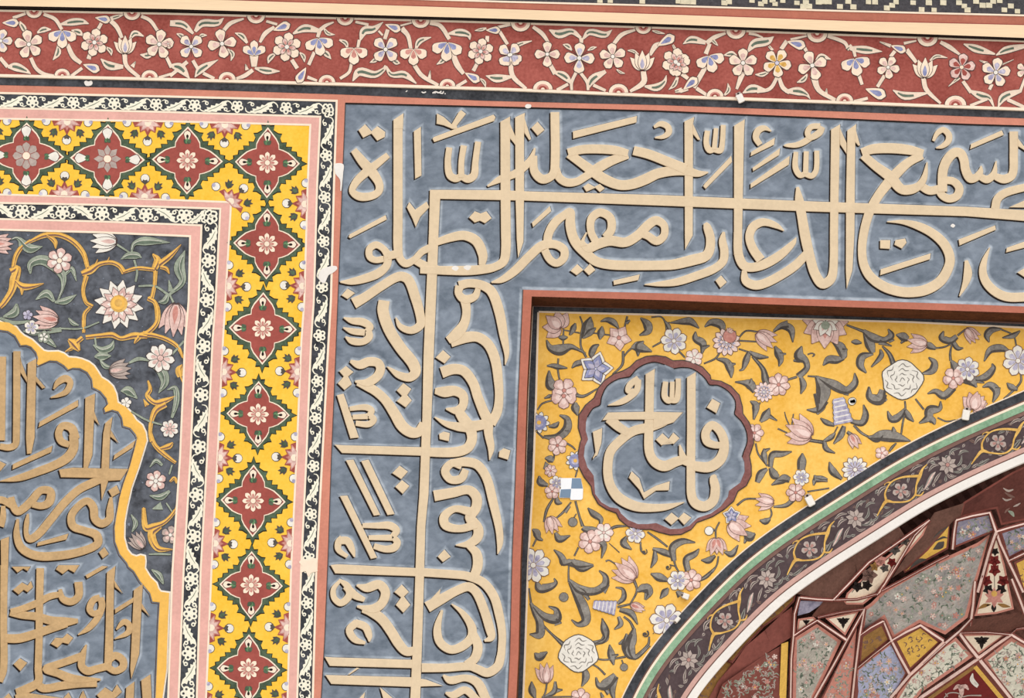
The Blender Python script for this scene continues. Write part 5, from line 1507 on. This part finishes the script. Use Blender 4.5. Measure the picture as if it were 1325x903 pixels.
aband(74.0, 84.2, Y_REC - .016, Y_REC + .03, WHITE, 'white_edge')
mid = off(47.5)
DM = polylen(mid)
YA = Y_REC - .004 - EP
def near(px, py):
    return min(range(len(mid)), key=lambda i: (mid[i][0] - px) ** 2 + (mid[i][1] - py) ** 2)
def frame_at(px, py):
    i = near(px, py)
    a_, c_ = mid[max(0, i - 2)], mid[min(len(mid) - 1, i + 2)]
    l = math.hypot(c_[0] - a_[0], c_[1] - a_[1])
    u = ((c_[0] - a_[0]) / l, (c_[1] - a_[1]) / l)
    v = (-u[1], u[0])
    o_ = mid[i]
    # projection of the point on the band's own line
    s0 = (px - o_[0]) * u[0] + (py - o_[1]) * u[1]
    cx, cy = o_[0] + u[0] * s0, o_[1] + u[1] * s0
    return lambda s, d: (cx + u[0] * s + v[0] * d, cy + u[1] * s + v[1] * d)
for (px, py) in ((830, 925), (937, 800), (1044, 703), (1165, 632), (1292, 571)):
    g = frame_at(px, py)
    b = MB()
    for Q in ([(-44, 12, 1.2), (-34, 6, 2.6), (-24, 2, 4.2), (-16, 8, 2.2), (0, 16, 2.0), (12, 14, 2.4), (20, 4, 2.2), (30, -4, 4.4), (38, -10, 2.4), (46, -12, 1.0)],
              [(-24, 2, 3.6), (-20, -8, 2.2), (-6, -16, 1.8), (10, -14, 2.4), (30, -4, 3.6)], [(12, 14, 2), (18, 18, 2.2), (24, 16, .8)], [(-6, -16, 2), (-12, -19, 1.8), (-16, -17, .7)]):
        s = cr([(*g(a_, c_), w_) for a_, c_, w_ in Q], 5)
        b.ribbon(s, YA - EP, LEAFD, .3, .4, .9)
        b.ribbon(s, YA - 2 * EP, GOLDS)
    b.build('gold_scroll', A)
    b = MB()
    flower(b, *g(-1, 0), 11.0, 5, GREYP, DUSTR, GREYP, YA - EP, 20, line=ARCHD)
    b.build('flower', A)
    b = MB()
    for Q in ([(-4, 10, 1), (6, 18, 2.2), (20, 12, 4.5), (28, 8, 1)], [(-30, -10, 1), (-22, -15, 4.5), (-12, -14, 1)], [(26, 14, 1), (34, 10, 5), (44, 4, 5), (50, 2, 1)], [(40, -14, 1), (32, -17, 4), (22, -15, 1)],
              [(-40, 16, 1), (-32, 17, 4), (-20, 15, 1)], [(12, -4, 1), (16, -10, 3), (8, -13, 1)]):
        s = cr([(*g(a_, c_), w_) for a_, c_, w_ in Q], 4)
        b.ribbon(s, YA - .8 * EP, ASHL if Q[0][1] > 0 else GREYP)
        b.ribbon([(x, y, w_ * .4) for x, y, w_ in s], YA - 1.3 * EP, PETALP if Q[0][0] == 26 else LEAFD)
    b.build('leaf', A)
for (px, py) in ((888, 851), (990, 746), (1104, 666), (1226, 601), (1345, 548)):
    g = frame_at(px, py)
    b = MB()
    flower(b, *g(0, -1), 12.5, 8, GREYP, None, DUSTR, YA - EP, 10, point=True, wide=1.3, line=ARCHD)
    b.build('flower', A)
    b = MB()
    for Q in ([(-6, 8, 1), (-4, 15, 3.2), (4, 17, .8)], [(2, 10, 1), (10, 14, 3.4), (18, 10, .8)], [(8, 6, 1), (16, 4, 3.4), (22, -4, .8)], [(-10, -6, 1), (-18, -8, 4), (-26, -4, .8)], [(-6, -12, 1), (-14, -16, 3.6), (-24, -14, .8)],
              [(6, -10, 1), (14, -15, 3.6), (24, -13, .8)], [(-12, 4, 1), (-20, 8, 3.6), (-28, 14, .8)], [(14, 12, 1), (22, 14, 3), (30, 8, .8)], [(18, -6, 1), (26, -8, 3.4), (32, -4, .8)]):
        s = cr([(*g(a_, c_), w_) for a_, c_, w_ in Q], 4)
        b.ribbon(s, YA - .6 * EP, ASHL if Q[0][0] > 0 else GREYP)
        b.ribbon([(x, y, w_ * .35) for x, y, w_ in s], YA - 1.1 * EP, LEAFD)
    b.build('leaf', A)

# small scattered leaves that fill the dark band between the scrolls
random.seed(11)
d_ = 6.0
while d_ < DM[-1] - 6:
    for side in (-1, 1):
        x, y, an = along(mid, d_ + random.uniform(-3, 3))
        v = side * random.uniform(7, 15.5)
        x, y = x - math.sin(an) * v, y + math.cos(an) * v
        a_ = an + random.uniform(-1.1, 1.1)
        l = random.uniform(5, 10)
        b = MB(clips(x, y, 40, off(29), list(reversed(off(66)))))
        P = [(x - l * math.cos(a_) * .5, y - l * math.sin(a_) * .5, .6), (x, y + side, random.uniform(2.4, 4.4)), (x + l * math.cos(a_) * .5, y + l * math.sin(a_) * .5, .5)]
        s = cr(P, 4)
        b.ribbon(s, YA - .2 * EP, random.choice([GREYP, ASHL, BROWN, GREYP]))
        b.ribbon([(u, w2, ww * .35) for u, w2, ww in s], YA - .4 * EP, LEAFD)
        if b.f: b.build('leaf', A)
    d_ += 9.5

# ------------------------------------------------------------------ muqarnas vault inside the arch
MU = thing('muqarnas_vault', 'honeycomb vault of painted star and kite facets with pink ribs inside the arch', 'vault', 1100, 903, 0.5)
inner = off(84.2)
MRED = mat('dark_oxide_vault_paint', (132, 76, 68), 0.2, 6, 40)
MGREY = mat('grey_floral_vault_paint', (182, 176, 166), 0.24, 14, 70, tint=(210, 202, 190))
MGREY2 = mat('blue_grey_vault_paint', (156, 154, 156), 0.25, 10, 60, tint=(200, 192, 184))
MVIO = mat('violet_vault_paint', (146, 142, 168), 0.24, 18, 70, tint=(178, 172, 190))
MBLUE = mat('pale_blue_vault_paint', (176, 180, 208), 0.2, 18, 70)
MWHT = mat('ivory_floral_vault_paint', (228, 224, 208), 0.14, 20, 70)
MCRM = mat('cream_vault_paint', (240, 222, 200), 0.1, 14)
MYEL = mat('ochre_vault_paint', (232, 186, 92), 0.14, 18, 70)
MOCH = mat('dull_ochre_vault_paint', (156, 116, 66), 0.25, 14, 60)
MSAL = mat('salmon_vault_paint', (206, 140, 126), 0.14, 12)
MBRN = mat('umber_vault_paint', (112, 80, 70), 0.22, 10, 60)
MDK = mat('dark_umber_vault_paint', (104, 66, 56), 0.25, 10, 60)
RIB = mat('pale_pink_rib_plaster', (246, 214, 204), 0.08, 20)
MMAR = mat('deep_umber_vault_paint', (100, 58, 52), 0.22, 8, 50)
MAR = mat('maroon_vault_paint', (118, 38, 36), 0.15, 14)


def dep(x, y):
    """the vault runs deeper behind the wall away from the arch edge"""
    d = min(math.hypot(x - p[0], y - p[1]) for p in inner[::2])
    return Y_REC + 0.03 + 0.0042 * d + 0.00002 * d * d + 0.04 * math.sin(x * .055) * math.sin(y * .07) * min(1, d / 60)


def ray_y(x, y):
    return (_q @ Vector(((x - IW / 2) / FPX, -(y - IH / 2) / FPX, -1.0))).y


def rib_dep(x, y):
    """ribs lie on the foremost of the facets that meet there"""
    c = [pl(x, y) for pg, pl in PLANES if in_poly(x, y, pg)]
    return min(c) if c else dep(x, y)


def in_poly(x, y, P):
    c = False
    n = len(P)
    for i in range(n):
        (x0, y0), (x1, y1) = P[i], P[i - 1]
        if (y0 > y) != (y1 > y) and x < (x1 - x0) * (y - y0) / (y1 - y0) + x0: c = not c
    return c


def plane_of(pts):
    """the plane through a facet: depth as a linear function of the picture point (fitted to its corners)"""
    n = len(pts)
    u_ = [ray_y(*p) / (dep(*p) - CAM.y) for p in pts]      # inverse distance is linear in the picture over a plane
    mx, my = sum(p[0] for p in pts) / n, sum(p[1] for p in pts) / n
    md = sum(u_) / n
    sxx = sum((p[0] - mx) ** 2 for p in pts) + 1e-6; syy = sum((p[1] - my) ** 2 for p in pts) + 1e-6
    sxy = sum((p[0] - mx) * (p[1] - my) for p in pts)
    sxd = sum((p[0] - mx) * (d - md) for p, d in zip(pts, u_)); syd = sum((p[1] - my) * (d - md) for p, d in zip(pts, u_))
    det = sxx * syy - sxy * sxy
    a, b_ = (sxd * syy - syd * sxy) / det, (syd * sxx - sxd * sxy) / det
    return lambda x, y: CAM.y + ray_y(x, y) / (md + a * (x - mx) + b_ * (y - my))


PLANES = []


FACETS = '''
intrados px 875,950 880,930 905,880 928,848 950,858 930,885 915,912 905,950|MOCH|scroll
intrados px 928,848 950,820 975,797 988,812 965,836 948,858|MOCH|scroll
intrados px 975,797 1000,775 1032,758 1028,778 1010,796 986,813|MOCH|scroll
plain px 905,950 912,912 930,880 948,890 930,935|MRED|
plain px 930,880 950,858 965,836 990,815 1000,840 985,850 948,890|MRED|
plain px 990,815 1010,796 1025,785 1027,822 1000,840|MRED|
floral px 915,935 935,885 985,850 1011,835 1008,935|MRED|flowers
gold_strip px 1011,833 1020,830 1016,935 1007,935|MYEL|
shield z1 150,475 315,370 490,492 300,890 290,1050 140,1050|MGREY|flowers
spandrel z1 180,335 290,318 318,345 168,435|MCRM|motif
spandrel z1 195,205 375,212 260,290 178,312|MVIO|
plain z1 365,205 640,195 655,262 420,290 335,335 280,312|MDK|
spandrel z1 375,330 615,280 518,455|MCRM|motif
wedge z1 602,395 548,1050 270,1050|MSAL|flowers
kite z1 632,455 782,365 838,485 618,660|MOCH|scroll
kite z1 850,495 960,722 790,1050 580,1050 600,695|MBLUE|flowers
kite z1 868,490 1055,385 1200,500 978,705|MYEL|scroll
star px 1117,787 1127,780 1143,764 1191,736 1265,702 1281,691 1263,757 1252,799 1223,821 1190,806 1155.8,827 1143,801 1115,820|MGREY2|flowers
spike px 1289,694 1261,797 1290,794 1312,788 1300,730|MCRM|sprig
plain z2 860,232 1080,198 1200,182 1400,140 1400,275 1230,335 1180,345 770,345|MDK|
spandrel z2 790,358 1165,355 930,535|MCRM|motif
shield z2 640,440 740,380 890,545 450,850 240,1100 100,1100 340,712|MWHT|flowers
shield z2 1215,385 1400,480 1400,1100 1290,1100 978,570|MWHT|flowers
gable z2 930,600 1260,1000 1260,1100 420,1100 420,960|MAR|gable
plain z4 870,380 1080,325 1130,315 1165,430 1400,380 1400,-15 1240,60 1060,170 900,270|MMAR|few
kite z4 838,395 1087,345 1125,470 835,590|MVIO|flowers
kite z4 1155,478 1400,400 1400,570 1215,668|MVIO|flowers
kite z4 1255,690 1400,620 1400,1000 1320,900|MYEL|scroll
kite z4 480,745 640,600 805,420 795,595 640,680 490,765|MYEL|blots
plain z4 660,400 700,340 905,275 880,375 830,400 640,600 480,745 400,800 470,690|MBRN|
band z4 85,905 300,700 480,555 665,390 620,500 440,705 300,905 200,985 60,985|MCRM|sprays
plain px 1030,768 1075,777 1110,746 1108,712 1075,735|MBRN|
plain px 1110,746 1150,708 1170,692 1160,676 1105,712|MBRN|
flank z1 650,262 620,440 600,690 550,1050 580,1050 640,690|MRED|
'''
ri_ = 0
for line in FACETS.strip().split('\n'):
    head, mk, deco = line.split('|')
    nm, k, txt = head.split(None, 2)
    pts = [wp(k, *p) for p in PL(txt)]
    m = globals()[mk]
    pl = plane_of(pts)
    PLANES.append((inset(clean(pts) if area(pts) < 0 else clean(pts)[::-1], -5), pl))
    b = MB()
    dpt = lambda x, y, e=0.0: at(x, y, pl(x, y) - e)
    def put(poly, mm, e):
        poly = clean(poly)
        idx = b.verts([dpt(x, y, e) for x, y in poly])
        for a_, c_, d_ in tessellate_polygon([[Vector((x, -y, 0)) for x, y in poly]]):
            (x0, y0), (x1, y1), (x2, y2) = poly[a_], poly[c_], poly[d_]
            if (x1 - x0) * (y2 - y0) - (x2 - x0) * (y1 - y0) > 0: c_, d_ = d_, c_
            b.face([idx[a_], idx[c_], idx[d_]], mm)
    rim = MSAL if mk in ('MGREY', 'MWHT', 'MCRM', 'MGREY2', 'MBLUE') else MRED
    cx, cy = sum(p[0] for p in pts) / len(pts), sum(p[1] for p in pts) / len(pts)
    q = pts if area(pts) < 0 else pts[::-1]
    put(q, rim if deco and deco != 'sprays' else m, 0)
    if deco:
        inn = inset(q, 4.2 if nm in ('shield', 'star') else 2.6)
        put(inn, m, .002)
        put(inset(q, 2.4) if nm in ('shield', 'star') else q, rim, .001)
    else:
        inn = q
    fl = b.build('facet', MU)
    random.seed(len(nm) * 7 + int(cx))
    xs = [p[0] for p in inn]; ys = [p[1] for p in inn]
    b = MB()
    def rnd(margin=3):
        for _ in range(60):
            x, y = random.uniform(min(xs), max(xs)), random.uniform(min(ys), max(ys))
            if y < 925 and x < 1345 and in_poly(x, y, inn) and all(in_poly(x + margin * a_, y + margin * c_, inn) for a_, c_ in ((1, 0), (-1, 0), (0, 1), (0, -1))): return x, y
        return None
    def stroke(P, mm, e):
        L, R = edges(cr(P, 4))
        ia = b.verts([dpt(x, y, e) for x, y in L]); ib = b.verts([dpt(x, y, e) for x, y in R])
        for i_ in range(len(L) - 1): b.face([ia[i_], ib[i_], ib[i_ + 1], ia[i_ + 1]], mm)
    ar = abs(area(inn))
    if deco == 'flowers':
        dark = mk in ('MRED', 'MSAL')
        cols = [GREYP, PETALP, ROSEP, SAGE] if dark else [PETALP, ROSEP, PETALW, SAGE, PETALP]
        for i_ in range(int(min(230, ar / 24))):
            p = rnd(2)
            if not p: continue
            a_ = random.uniform(0, 6.28); l = random.uniform(3.5, 8)
            stroke([(p[0], p[1], .4), (p[0] + l * .5 * math.cos(a_), p[1] + l * .5 * math.sin(a_), random.uniform(1.2, 2.2)), (p[0] + l * math.cos(a_ + .7), p[1] + l * math.sin(a_ + .7), .3)], random.choice([SAGE, LEAFG, GREYP]) if not dark else random.choice([SAGE, GREYP]), .0026)
        for i_ in range(int(min(60, ar / 150)) + 1):
            p = rnd(4)
            if not p: continue
            r = random.uniform(2.6, 4.6)
            c0 = random.choice(cols)
            for j in range(5):
                a_ = 1.2566 * j + i_
                put(petal(p[0], p[1], a_, 0, r, r * .34, .5, 4), c0, .0032)
            put(circle(*p, r * .26, 6), random.choice([GOLD, PETALW, ROSEP]), .0036)
    elif deco == 'few':
        for P, mm in (('1180,170,6 1215,190,16 1250,180,8', GREYP), ('1190,200,6 1230,225,20 1260,235,8', BROWN), ('1175,240,6 1200,255,14 1240,245,6', GREYP), ('1215,330,8 1240,345,26 1255,370,8', SAGE),
                      ('1250,300,4 1275,290,14 1300,275,4', GREYP), ('1190,345,6 1205,325,14 1225,310,4', BROWN)):
            stroke(parse('z4', 'S ' + P)[0][1], mm, .003)
    elif deco == 'motif':
        # small black palmette
        r = math.sqrt(ar) * .46
        for a_, l in ((-90, .55), (-20, 1.0), (200, 1.0), (40, .6), (140, .6), (90, 1.1), (10, .7), (170, .7)):
            u = math.radians(a_)
            put(petal(cx, cy - r * .1, u, 0, r * l, r * .27, -1, 5), INK, .003)
    elif deco == 'scroll':
        for i_ in range(int(ar / 70)):
            p = rnd(3)
            if not p: continue
            a_ = random.uniform(0, 6.28); l = random.uniform(4, 8)
            stroke([(p[0], p[1], .5), (p[0] + l * .5 * math.cos(a_), p[1] + l * .5 * math.sin(a_), 1.5), (p[0] + l * .8 * math.cos(a_ + .9), p[1] + l * .8 * math.sin(a_ + .9), .4)], BROWN, .003)
    elif deco == 'blots':
        for P in ('520,735,2 590,680,30 640,670,10', '690,600,6 740,570,50 765,545,8', '690,520,4 740,480,20 790,440,6', '700,545,4 760,515,16 790,520,4'):
            stroke(parse('z4', 'S ' + P)[0][1], LEAFD, .003)
    elif deco == 'sprig':
        for x, y, r, mm in ((1122, 615, 30, INK), (1118, 680, 46, MAR), (1120, 745, 44, MAR), (1060, 820, 46, MAR), (1180, 820, 46, MAR), (1075, 880, 40, INK), (1165, 880, 40, INK)):
            X, Y_ = wp('z4', x, y)
            rr = r / 5.4
            for j in range(5): put(petal(X, Y_, 1.2566 * j + .3, 0, rr, rr * .4, -1, 4), mm, .003)
        X, Y_ = wp('z2', 1070, 40)
        for j, a_ in enumerate((-160, -130, -90, -50, -20, 30, 90, 150)): put(petal(X, Y_, math.radians(a_), 0, 13, 3.6, -1, 5), ROSEP, .003 + j * 1e-4)
        put(circle(X, Y_ - 5, 4, 8), GOLDS, .0042)
        for P, mm in (('930,140,4 985,110,34 1040,100,8', MOCH), ('1210,120,4 1150,110,34 1100,95,8', MOCH), ('1065,80,6 1066,130,44 1066,165,6', INK), ('1000,112,4 1015,106,16 1030,104,4', INK)):
            stroke(parse('z2', 'S ' + P)[0][1], mm, .0034)
        stroke([(*wp('z4', 1122, 600), .8), (*wp('z4', 1118, 760), .8), (*wp('z4', 1120, 900), .8)], LEAFD, .0024)
    elif deco == 'sprays':
        for x, y, r, mm in ((240, 780, 62, BROWN), (160, 860, 40, INK), (225, 850, 40, INK), (350, 730, 34, LEAFD), (320, 680, 50, ROSEP), (420, 600, 42, LEAFD), (400, 690, 36, MAR), (490, 540, 36, LEAFD), (280, 720, 34, MOCH)):
            X, Y_ = wp('z4', x, y)
            rr = r / 5.4
            for j in range(5): put(petal(X, Y_, 1.2566 * j + x, 0, rr, rr * .42, -1, 4), mm, .003)
        stroke(parse('z4', 'S 120,900,5 250,760,6 400,640,5 560,480,4')[0][1], LEAFD, .0024)
    elif deco == 'gable':
        stroke([(*wp('z2', 440, 960), 4.5), (*wp('z2', 670, 795), 4.5), (*wp('z2', 905, 632), 4.5)], MOCH, .008)
        stroke([(*wp('z2', 905, 632), 5.5), (*wp('z2', 1020, 770), 5.5), (*wp('z2', 1160, 940), 5.5)], MYEL, .0082)
        for P, mm in (('885,690,8 880,745,40 930,800,30 900,760,6', PETALW), ('640,900,8 680,860,10 760,860,10 790,890,10 850,880,10 960,880,14', GREYP), ('780,790,50 790,850,40 775,900,30', PETALP), ('720,830,10 760,800,36 790,820,20', PETALP), ('850,830,10 820,800,36 790,820,20', PETALP), ('650,860,6 670,890,14', GREYP)):
            stroke(parse('z2', 'S ' + P)[0][1], mm, .009)
    if b.f: b.build('painted_pattern', fl)

# ribs along the facet edges
RIBS = '''
z1 195,182,14 320,195,13 430,200,13|190,178,14 155,300,14 148,455,15 132,620,16 124,1050,17|150,455,12 230,400,11 318,345,12|318,345,14 420,415,18 525,485,20|655,265,14 540,470,15 430,670,17 300,900,19 230,1050,19|655,262,14 622,440,17 590,690,18 552,1050,20|620,455,10 700,398,13 790,350,16|790,350,15 848,490,20 910,610,22 975,725,22|600,690,10 720,590,10 848,490,12|848,490,14 950,430,20 1055,380,21 1140,440,21 1220,492,20|430,200,10 600,195,8 745,158,8|430,200,13 540,90,12 650,-30,12|745,165,10 800,80,10 860,-40,10|320,325,6 480,290,7 655,265,8|800,1050,18 880,860,20 975,735,22 1225,500,18|978,730,14 1220,495,16
z2 905,-100,24 890,90,24 872,225,26|1220,-120,22 1290,60,24 1335,180,24|870,225,18 770,330,22 640,440,26 345,705,30 180,900,30|775,350,26 850,455,30 935,560,32|770,345,8 1000,338,10 1215,358,12|935,558,32 1075,455,30 1215,358,28|1215,358,26 1300,410,24 1380,455,24|935,562,34 1090,750,32 1240,940,30|930,565,32 690,730,34 450,890,34 380,950,34|872,228,10 865,285,8|1205,360,8 1260,310,8 1390,290,8
z4 30,910,14 240,690,14 400,580,12 665,395,12|310,905,14 440,700,14 560,500,12 665,395,10|850,395,16 960,365,16 1085,342,18 1130,475,20|850,395,16 838,470,18 825,600,18|1130,475,16 1230,445,16 1400,400,18|1130,475,22 1160,560,20 1220,690,20 1320,900,20|1130,475,22 1080,620,22 1030,800,24 1000,900,24|1215,680,12 1300,640,14 1400,590,14|330,890,8 500,800,8 700,690,8 800,640,8
'''
for line in RIBS.strip().split('\n'):
    k, txt = line.split(None, 1)
    for part in txt.split('|'):
        P = parse(k, 'S ' + part)[0][1]
        s = []
        for i_ in range(len(P) - 1):
            n_ = max(2, int(math.hypot(P[i_ + 1][0] - P[i_][0], P[i_ + 1][1] - P[i_][1]) / 10))
            s += [tuple(a_ + (c_ - a_) * j / n_ for a_, c_ in zip(P[i_], P[i_ + 1])) for j in range(n_)]
        s.append(P[-1])
        b = MB()
        for grow, e0, e1, mm in ((2.8, .012, .012, MRED), (-0.2, .012, .030, RIB)):
            L, R = edges(s, 0, 0, grow)
            Li, Ri = edges(s, 0, 0, grow - (0.9 if mm is RIB else 0))
            D = [rib_dep(x, y) for x, y, w_ in s]
            rows = [b.verts([at(x, y, d + .06) for (x, y), d in zip(L, D)]), b.verts([at(x, y, d - e1) for (x, y), d in zip(Li, D)]),
                    b.verts([at(x, y, d - e1) for (x, y), d in zip(Ri, D)]), b.verts([at(x, y, d + .06) for (x, y), d in zip(R, D)])]
            for r_ in range(3):
                for i_ in range(len(s) - 1): b.face([rows[r_][i_], rows[r_ + 1][i_], rows[r_ + 1][i_ + 1], rows[r_][i_ + 1]], mm)
            if mm is RIB:
                for j in (0, len(s) - 1): b.face([r_[j] for r_ in rows], mm)
        b.build('rib', MU)
# masonry shell behind the facets
b = MB()
sh = [p for p in off(78)] + PL('1500,470 1500,1010 700,1010')
pts = sh if area(sh) < 0 else sh[::-1]
idx = b.verts([at(x, y, dep(x, y) + .15) for x, y in pts])
for a_, c_, d_ in tessellate_polygon([[Vector((x, -y, 0)) for x, y in pts]]):
    b.face([idx[a_], idx[c_], idx[d_]], MDK)
b.build('shell', MU)

# ------------------------------------------------------------------ small things fixed to the wall
CLIPM = mat('white_plastic', (236, 230, 222), 0.05, 30)
def clip(x, y, ang, L, wd, Y, label, kind=0):
    t = thing('lamp_clip', label, 'clip', x, y, Y, 'white plastic clips on the wall')
    ca, sa = math.cos(ang), math.sin(ang)
    P = lambda u, v: (x + ca * u - sa * v, y + sa * u + ca * v)
    b = MB()
    b.raised_poly([P(-L * .5, -wd * .5), P(L * .42, -wd * .5), P(L * .5, -wd * .32), P(L * .5, wd * .32), P(L * .42, wd * .5), P(-L * .5, wd * .5)], Y, 0.045, CLIPM, 1.0)
    b.build('body', t)
    b = MB()
    b.raised_poly([P(-L * .75, -wd * .38), P(-L * .45, -wd * .42), P(-L * .45, wd * .42), P(-L * .75, wd * .38)], Y, 0.03, GREYP, .5)
    b.poly(circle(*P(-L * .60, 0), wd * .16, 8), Y - .0305, INK)
    b.build('bracket', t)


clip(958.0, 127.5, math.radians(66), 11.5, 9.0, -0.02, 'white plastic clip on the charcoal band under the red frieze')
clip(1048.3, 648.5, math.radians(62), 13.5, 10.0, Y_REC - .008, 'white plastic clip on the charcoal arch band below the blue and white daisy')
clip(1249.8, 537.0, math.radians(100), 13.5, 10.0, Y_REC - .008, 'white plastic clip on the charcoal arch band below the pink lotus')
clip(887.5, 771.5, math.radians(20), 8.5, 7.5, Y_REC - .008, 'small white plastic clip between two flowers at the lower arch edge')
clip(876.5, 801.5, math.radians(-50), 8.0, 5.5, Y_REC - .016, 'tiny white clip over the charcoal arch band beside the blue daisy')

t = thing('checker_target', 'small grey and white checkered survey target stuck on the yellow ground left of the medallion', 'marker', 738, 645, Y_REC - .002)
g = lambda x, y: wp('y8', x, y)
b = MB()
b.slab([g(482, 62), g(672, 62), g(694, 165), g(690, 255), g(676, 268), g(575, 268), g(570, 250), g(468, 248), g(470, 170), g(482, 165)], Y_REC - .011, Y_REC - .002, PAPER)
b.build('card', t)
b = MB()
b.poly([g(588, 64), g(672, 64), g(690, 162), g(580, 162)], Y_REC - .0115, SHUTM)
b.poly([g(482, 170), g(580, 166), g(572, 250), g(470, 246)], Y_REC - .0115, SHUTM)
b.build('grey_square', t)

def blob(name, label, shapes, Y, m, h=.004):
    b = MB()
    for k, txt in shapes:
        b.raised_poly([p[:2] for p in cr([wp(k, *p) for p in PL(txt)], 4, True)], Y, h, m, .4)
    o = b.build(name)
    prop(o, label, 'plaster patch', 'white plaster patches')
blob('plaster_patch', 'ragged white plaster patch on the salmon strip left of the top dots', [('A', '15,500 50,488 88,500 85,560 78,640 70,705 62,700 60,620 25,570')], -0.004, WHITE)
blob('plaster_patch', 'ragged white plaster patch across the salmon strip beside the small white dot', [('F', '-90,600 -20,570 30,568 38,590 5,620 -30,640 -60,700 -90,690 -110,650')], -0.005, WHITE)
blob('plaster_patch', 'small bean shaped white plaster patch on the charcoal band near the left end', [('s2', '655,640 670,628 690,634 710,628 722,645 710,665 670,668')], -0.006, WHITE)
blob('plaster_patch', 'pale plaster smear over the pink strip low on the diamond border', [('px', '387,727 393,723 399,725 404,722 411,724 409,733 411,739 403,741 399,746 395,739 389,741 391,733')], -0.005, CREAM, .003)
blob('plaster_patch', 'tiny white plaster spot on the salmon strip above the blue panel', [('B', '298,40 315,28 345,35 342,55 318,62 300,55')], -0.005, WHITE)
blob('plaster_patch', 'tiny white chip in the blue panel above the slanted stroke', [('J', '752,195 768,178 788,190 775,208')], -0.0005, WHITE, .002)
blob('plaster_patch', 'small white chip on the low buff stroke, the one nearer the tall stem', [('F', '930,585 955,565 985,580 965,605')], -0.0118, WHITE, .001)
blob('plaster_patch', 'small white chip on the low buff stroke, the one farther from the tall stem', [('F', '1022,580 1045,562 1082,570 1060,600')], -0.0118, WHITE, .001)
